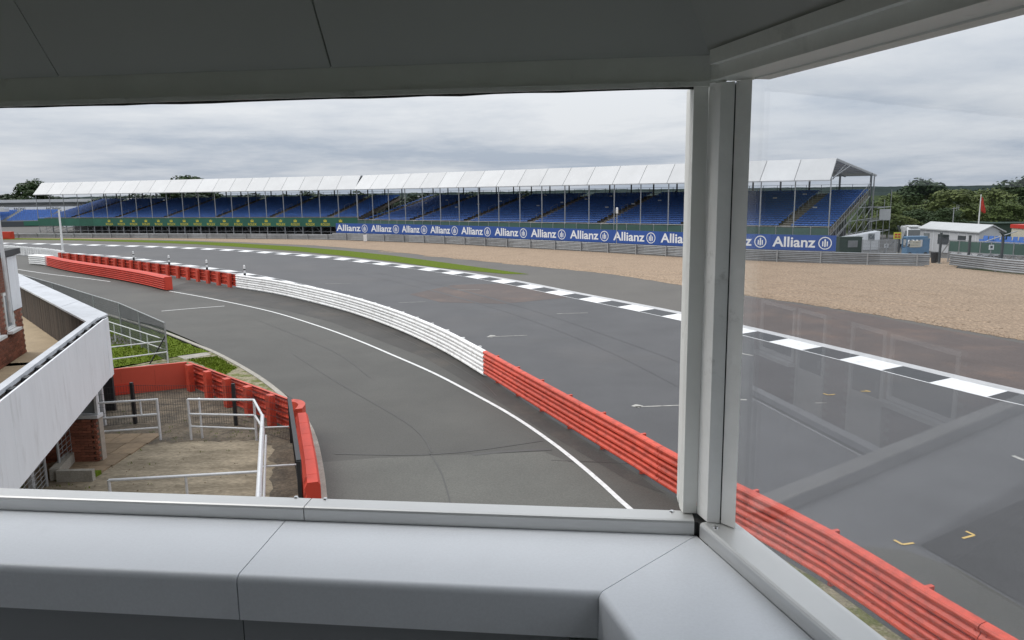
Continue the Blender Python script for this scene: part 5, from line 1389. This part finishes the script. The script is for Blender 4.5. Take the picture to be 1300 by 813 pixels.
# headers
def bar(a, b, inward, s0, s1, z0_, z1_): # box between inward offsets s0<s1
    m_ = MB(); m_.prism([a + inward * s0, b + inward * s0, b + inward * s1, a + inward * s1], z0_, z1_); return m_
KH = K - nf * .0
bar(K - f_ * .03, K + f_ * FL, -nf, -.06, .0, HT, 7.24).build('header', 'frame_paint', cb)
bar(K - f_ * .0 , K + f_ * FL, -nf, .0005, .004, HT - .006, HT + .004).build('header_bead', 'frame_white', cb)
bar(K + g_ * .0, K + g_ * RL, -ng, -.075, -.002, HT + .004, 7.244).build('header', 'frame_paint', cb)
bar(K + g_ * .02, K + g_ * RL, -ng, -.0015, .012, 7.218, 7.243).build('header_moulding', 'frame_paint', cb)
bar(K + g_ * .05, K + g_ * RL, -ng, -.09, -.06, HT + .001, HT + .012).build('header_stop', 'frame_white', cb)
# ragged old sealant round the front pane and the right stile
r = random.Random(12)
m = MB(); n_ = 46; P0 = K + nf * .034 + f_ * .02; zz_ = [HT - .004 - abs(r.gauss(0, .0016)) for _ in range(n_ + 1)]
for k in range(n_):
    a, b = P0 + f_ * (FL * k / n_), P0 + f_ * (FL * (k + 1) / n_)
    m.hexa([v3(a, zz_[k]), v3(b, zz_[k + 1]), v3(b + nf * .0015, zz_[k + 1]), v3(a + nf * .0015, zz_[k]), v3(a, HT + .004), v3(b, HT + .004), v3(b + nf * .0015, HT + .004), v3(a + nf * .0015, HT + .004)])
m.build('sealant', 'bead', cb)
m = MB(); n_ = 30; xs = [.0012 + abs(r.gauss(0, .0007)) for _ in range(n_ + 1)]; pe = bk(p1, .02)
for k in range(n_):
    z0_, z1_ = SZ + (HT - SZ) * k / n_, SZ + (HT - SZ) * (k + 1) / n_
    m.hexa([v3(pe + f_ * xs[k], z0_), v3(pe - f_ * .004, z0_), v3(pe - f_ * .004 + nf * .002, z0_), v3(pe + f_ * xs[k] + nf * .002, z0_), v3(pe + f_ * xs[k + 1], z1_), v3(pe - f_ * .004, z1_), v3(pe - f_ * .004 + nf * .002, z1_), v3(pe + f_ * xs[k + 1] + nf * .002, z1_)])
m.build('sealant', 'bead', cb)
# glass
m = MB(); a, b = K + nf * .036, K + f_ * FL + nf * .036; m.prism([a, b, b + nf * .006, a + nf * .006], SZ - .01, HT + .005); m.build('window_pane', 'pane_clear', cb)
m = MB(); a, b = K + ng * .060 + g_ * .015, K + g_ * RL + ng * .060; m.prism([a, b, b + ng * .006, a + ng * .006], SZ - .01, HT + .005); m.build('window_pane', 'pane_shiny', cb)
# counter: folded panels
K2 = gp(757, 752); K2 = Vector((.142, 1.188))
dF = (K2 - K).dot(-nf); dR = (K2 - K).dot(-ng)
prof = [(0, 0)] + [(-.013 + .013 * math.sin(k / 12 * math.pi / 2), -.013 + .013 * math.cos(k / 12 * math.pi / 2)) for k in range(13)] + [(0, -.085)]
def counter(base, along, inward, depth, ta, tb, name):
    def t_at(fn, s): return fn(s / depth)
    pts = [(0.0, CZ - .001)] + [(depth + s, CZ - .001 + z) for s, z in prof[1:]]
    inner = [(depth - .004, CZ - .085), (depth - .005, CZ - .022), (depth - .016, CZ - .006), (0, CZ - .006)]
    al = pts + inner; n = len(al); vs = []
    for fn in (ta, tb):
        for s, z in al: q = base + inward * s + along * fn(s / depth); vs.append((q.x, q.y, z))
    m_ = MB(); m_.add(vs, [(i, (i + 1) % n, n + (i + 1) % n, n + i) for i in range(n)] + [tuple(range(n))[::-1], tuple(range(n, 2 * n))]); return m_.build('counter_panel', 'counter', cb, smooth=False)
tK2 = (K2 - K).dot(f_); sS = gp(350, 655); tS = (sS - K).dot(f_); sE = gp(284, 727); tE = (sE - K).dot(f_)
gap = .0012
counter(K, f_, -nf, dF, lambda s: tK2 * s + gap, lambda s: tS + (tE - tS) * s - gap, 'c')
counter(K, f_, -nf, dF, lambda s: tS + (tE - tS) * s + gap, lambda s: FL, 'c')
tKg = (K2 - K).dot(g_)
counter(K, g_, -ng, dR, lambda s: tKg * s + gap, lambda s: RL, 'c')
# dark substrate under the joints
m = MB(); m.prism([K - nf * .004 + f_ * .05, K + f_ * FL - nf * .004, K + f_ * FL - nf * (dF - .03), K + f_ * (tK2 + .05) - nf * (dF - .03)], CZ - .03, CZ - .012); m.build('counter_core', 'bead', cb)
# under-counter panels
ux = [.0, gp(420, 790), gp(76, 770), None]
def tt_(p): return (p - K).dot(f_)
cuts = [tK2 + .05, .86, 1.42, FL]
for a_, b_ in zip(cuts[:-1], cuts[1:]): bar(K + f_ * (a_ + .0012), K + f_ * (b_ - .0012), -nf, dF - .05, dF - .035, 5.3, CZ - .03).build('under_panel', 'under_panel', cb)
bar(K + g_ * (tKg + .05), K + g_ * RL, -ng, dR - .05, dR - .035, 5.3, CZ - .03).build('under_panel', 'under_panel', cb)
# canted ceiling
IN, UP = .62, .76
zc = 7.238
def cant(base, along, inward, a0, a1, e0, e1, nm='ceiling_panel'):
    p = [base + along * a0, base + along * a1]; q = [base + along * e0 + inward * IN, base + along * e1 + inward * IN]
    th = Vector((0, 0, .018)); m_ = MB()
    lo = [v3(p[0] + inward * .001, zc), v3(p[1] + inward * .001, zc), v3(q[1], zc + UP), v3(q[0], zc + UP)]
    m_.hexa([lo[0], lo[1], lo[2], lo[3], lo[0] + th, lo[1] + th, lo[2] + th, lo[3] + th]); return m_.build(nm, 'panel_grey', cb)
sA = tt_(Vector(tuple(AT(425, 85, 1.5))[:2])); sB = tt_(Vector(tuple(AT(78, 98, 1.55))[:2]))
# hip where the two slopes meet: equal inward distance from both walls
den_ = f_.x * g_.y - f_.y * g_.x
def corner_at(s):   # point at inward distance s from both walls, as parameters along f and g
    pt_f = -nf * s; rhs = (-ng * s) - pt_f            # K + f*t - nf*s = K + g*u - ng*s
    t_ = (rhs.x * (-g_.y) - rhs.y * (-g_.x)) / (f_.x * (-g_.y) - f_.y * (-g_.x)); u_ = ((pt_f + f_ * t_) - (-ng * s)).dot(g_); return t_, u_
th_, uh_ = corner_at(IN)
cant(K, f_, -nf, .0, sA - .0015, th_, sA - .0015); cant(K, f_, -nf, sA + .0015, sB - .001, sA + .0015, sB - .001); cant(K, f_, -nf, sB + .001, FL, sB + .001, FL)
cant(K, g_, -ng, .0, RL, uh_, RL)
# room shell: behind the camera
zr_ = zc + UP
back = [K + f_ * FL, K + g_ * RL]
lw0 = K + f_ * FL; lw1 = Vector((-2.75, -2.0)); rw0 = K + g_ * RL; rw1 = Vector((1.05, -2.0))
poly = [K + nf * .02, lw0 + nf * .02, lw1, rw1, rw0]
m = MB(); m.prism(poly, zr_ + .02, zr_ + .1); m.build('ceiling', 'panel_grey', cb)
m = MB(); m.prism(poly, 5.2, 5.3); m.build('floor', 'cabin_floor', cb)
m = MB(); m.prism([lw1 + Vector((0, -.06)), rw1 + Vector((0, -.06)), rw1, lw1], 5.3, zr_ + .02); m.build('back_wall', 'panel_grey', cb)
m = MB(); m.slabwall(lw1, lw0, .06, 5.3, SZ); m.slabwall(lw1, lw0, .06, HT, zr_ + .02); m.build('left_wall', 'panel_grey', cb)
m = MB(); m.slabwall(rw0, rw1, -.06 if False else .06, 5.3, SZ); m.slabwall(rw0, rw1, .06, HT, zr_ + .02); m.build('right_wall', 'panel_grey', cb)
bar(K, K + f_ * FL, -nf, -.06, -.01, 5.3, CZ - .002).build('outer_wall', 'white_board', cb); bar(K, K + g_ * RL, -ng, -.075, -.01, 5.3, CZ - .002).build('outer_wall', 'white_board', cb)
bar(K, K + f_ * FL, -nf, -.06, -.004, 7.2415, 8.1).build('roof_edge', 'panel_grey', cb); bar(K, K + g_ * RL, -ng, -.075, -.006, 7.2455, 8.1).build('roof_edge', 'panel_grey', cb)
m = MB(); m.prism([(-2.6, -1.9), (.9, -1.9), (.85, -.9), (.25, 1.2), (-2.4, 1.5)], 0, 5.19); m.build('lower_storey', 'mortar', cb)
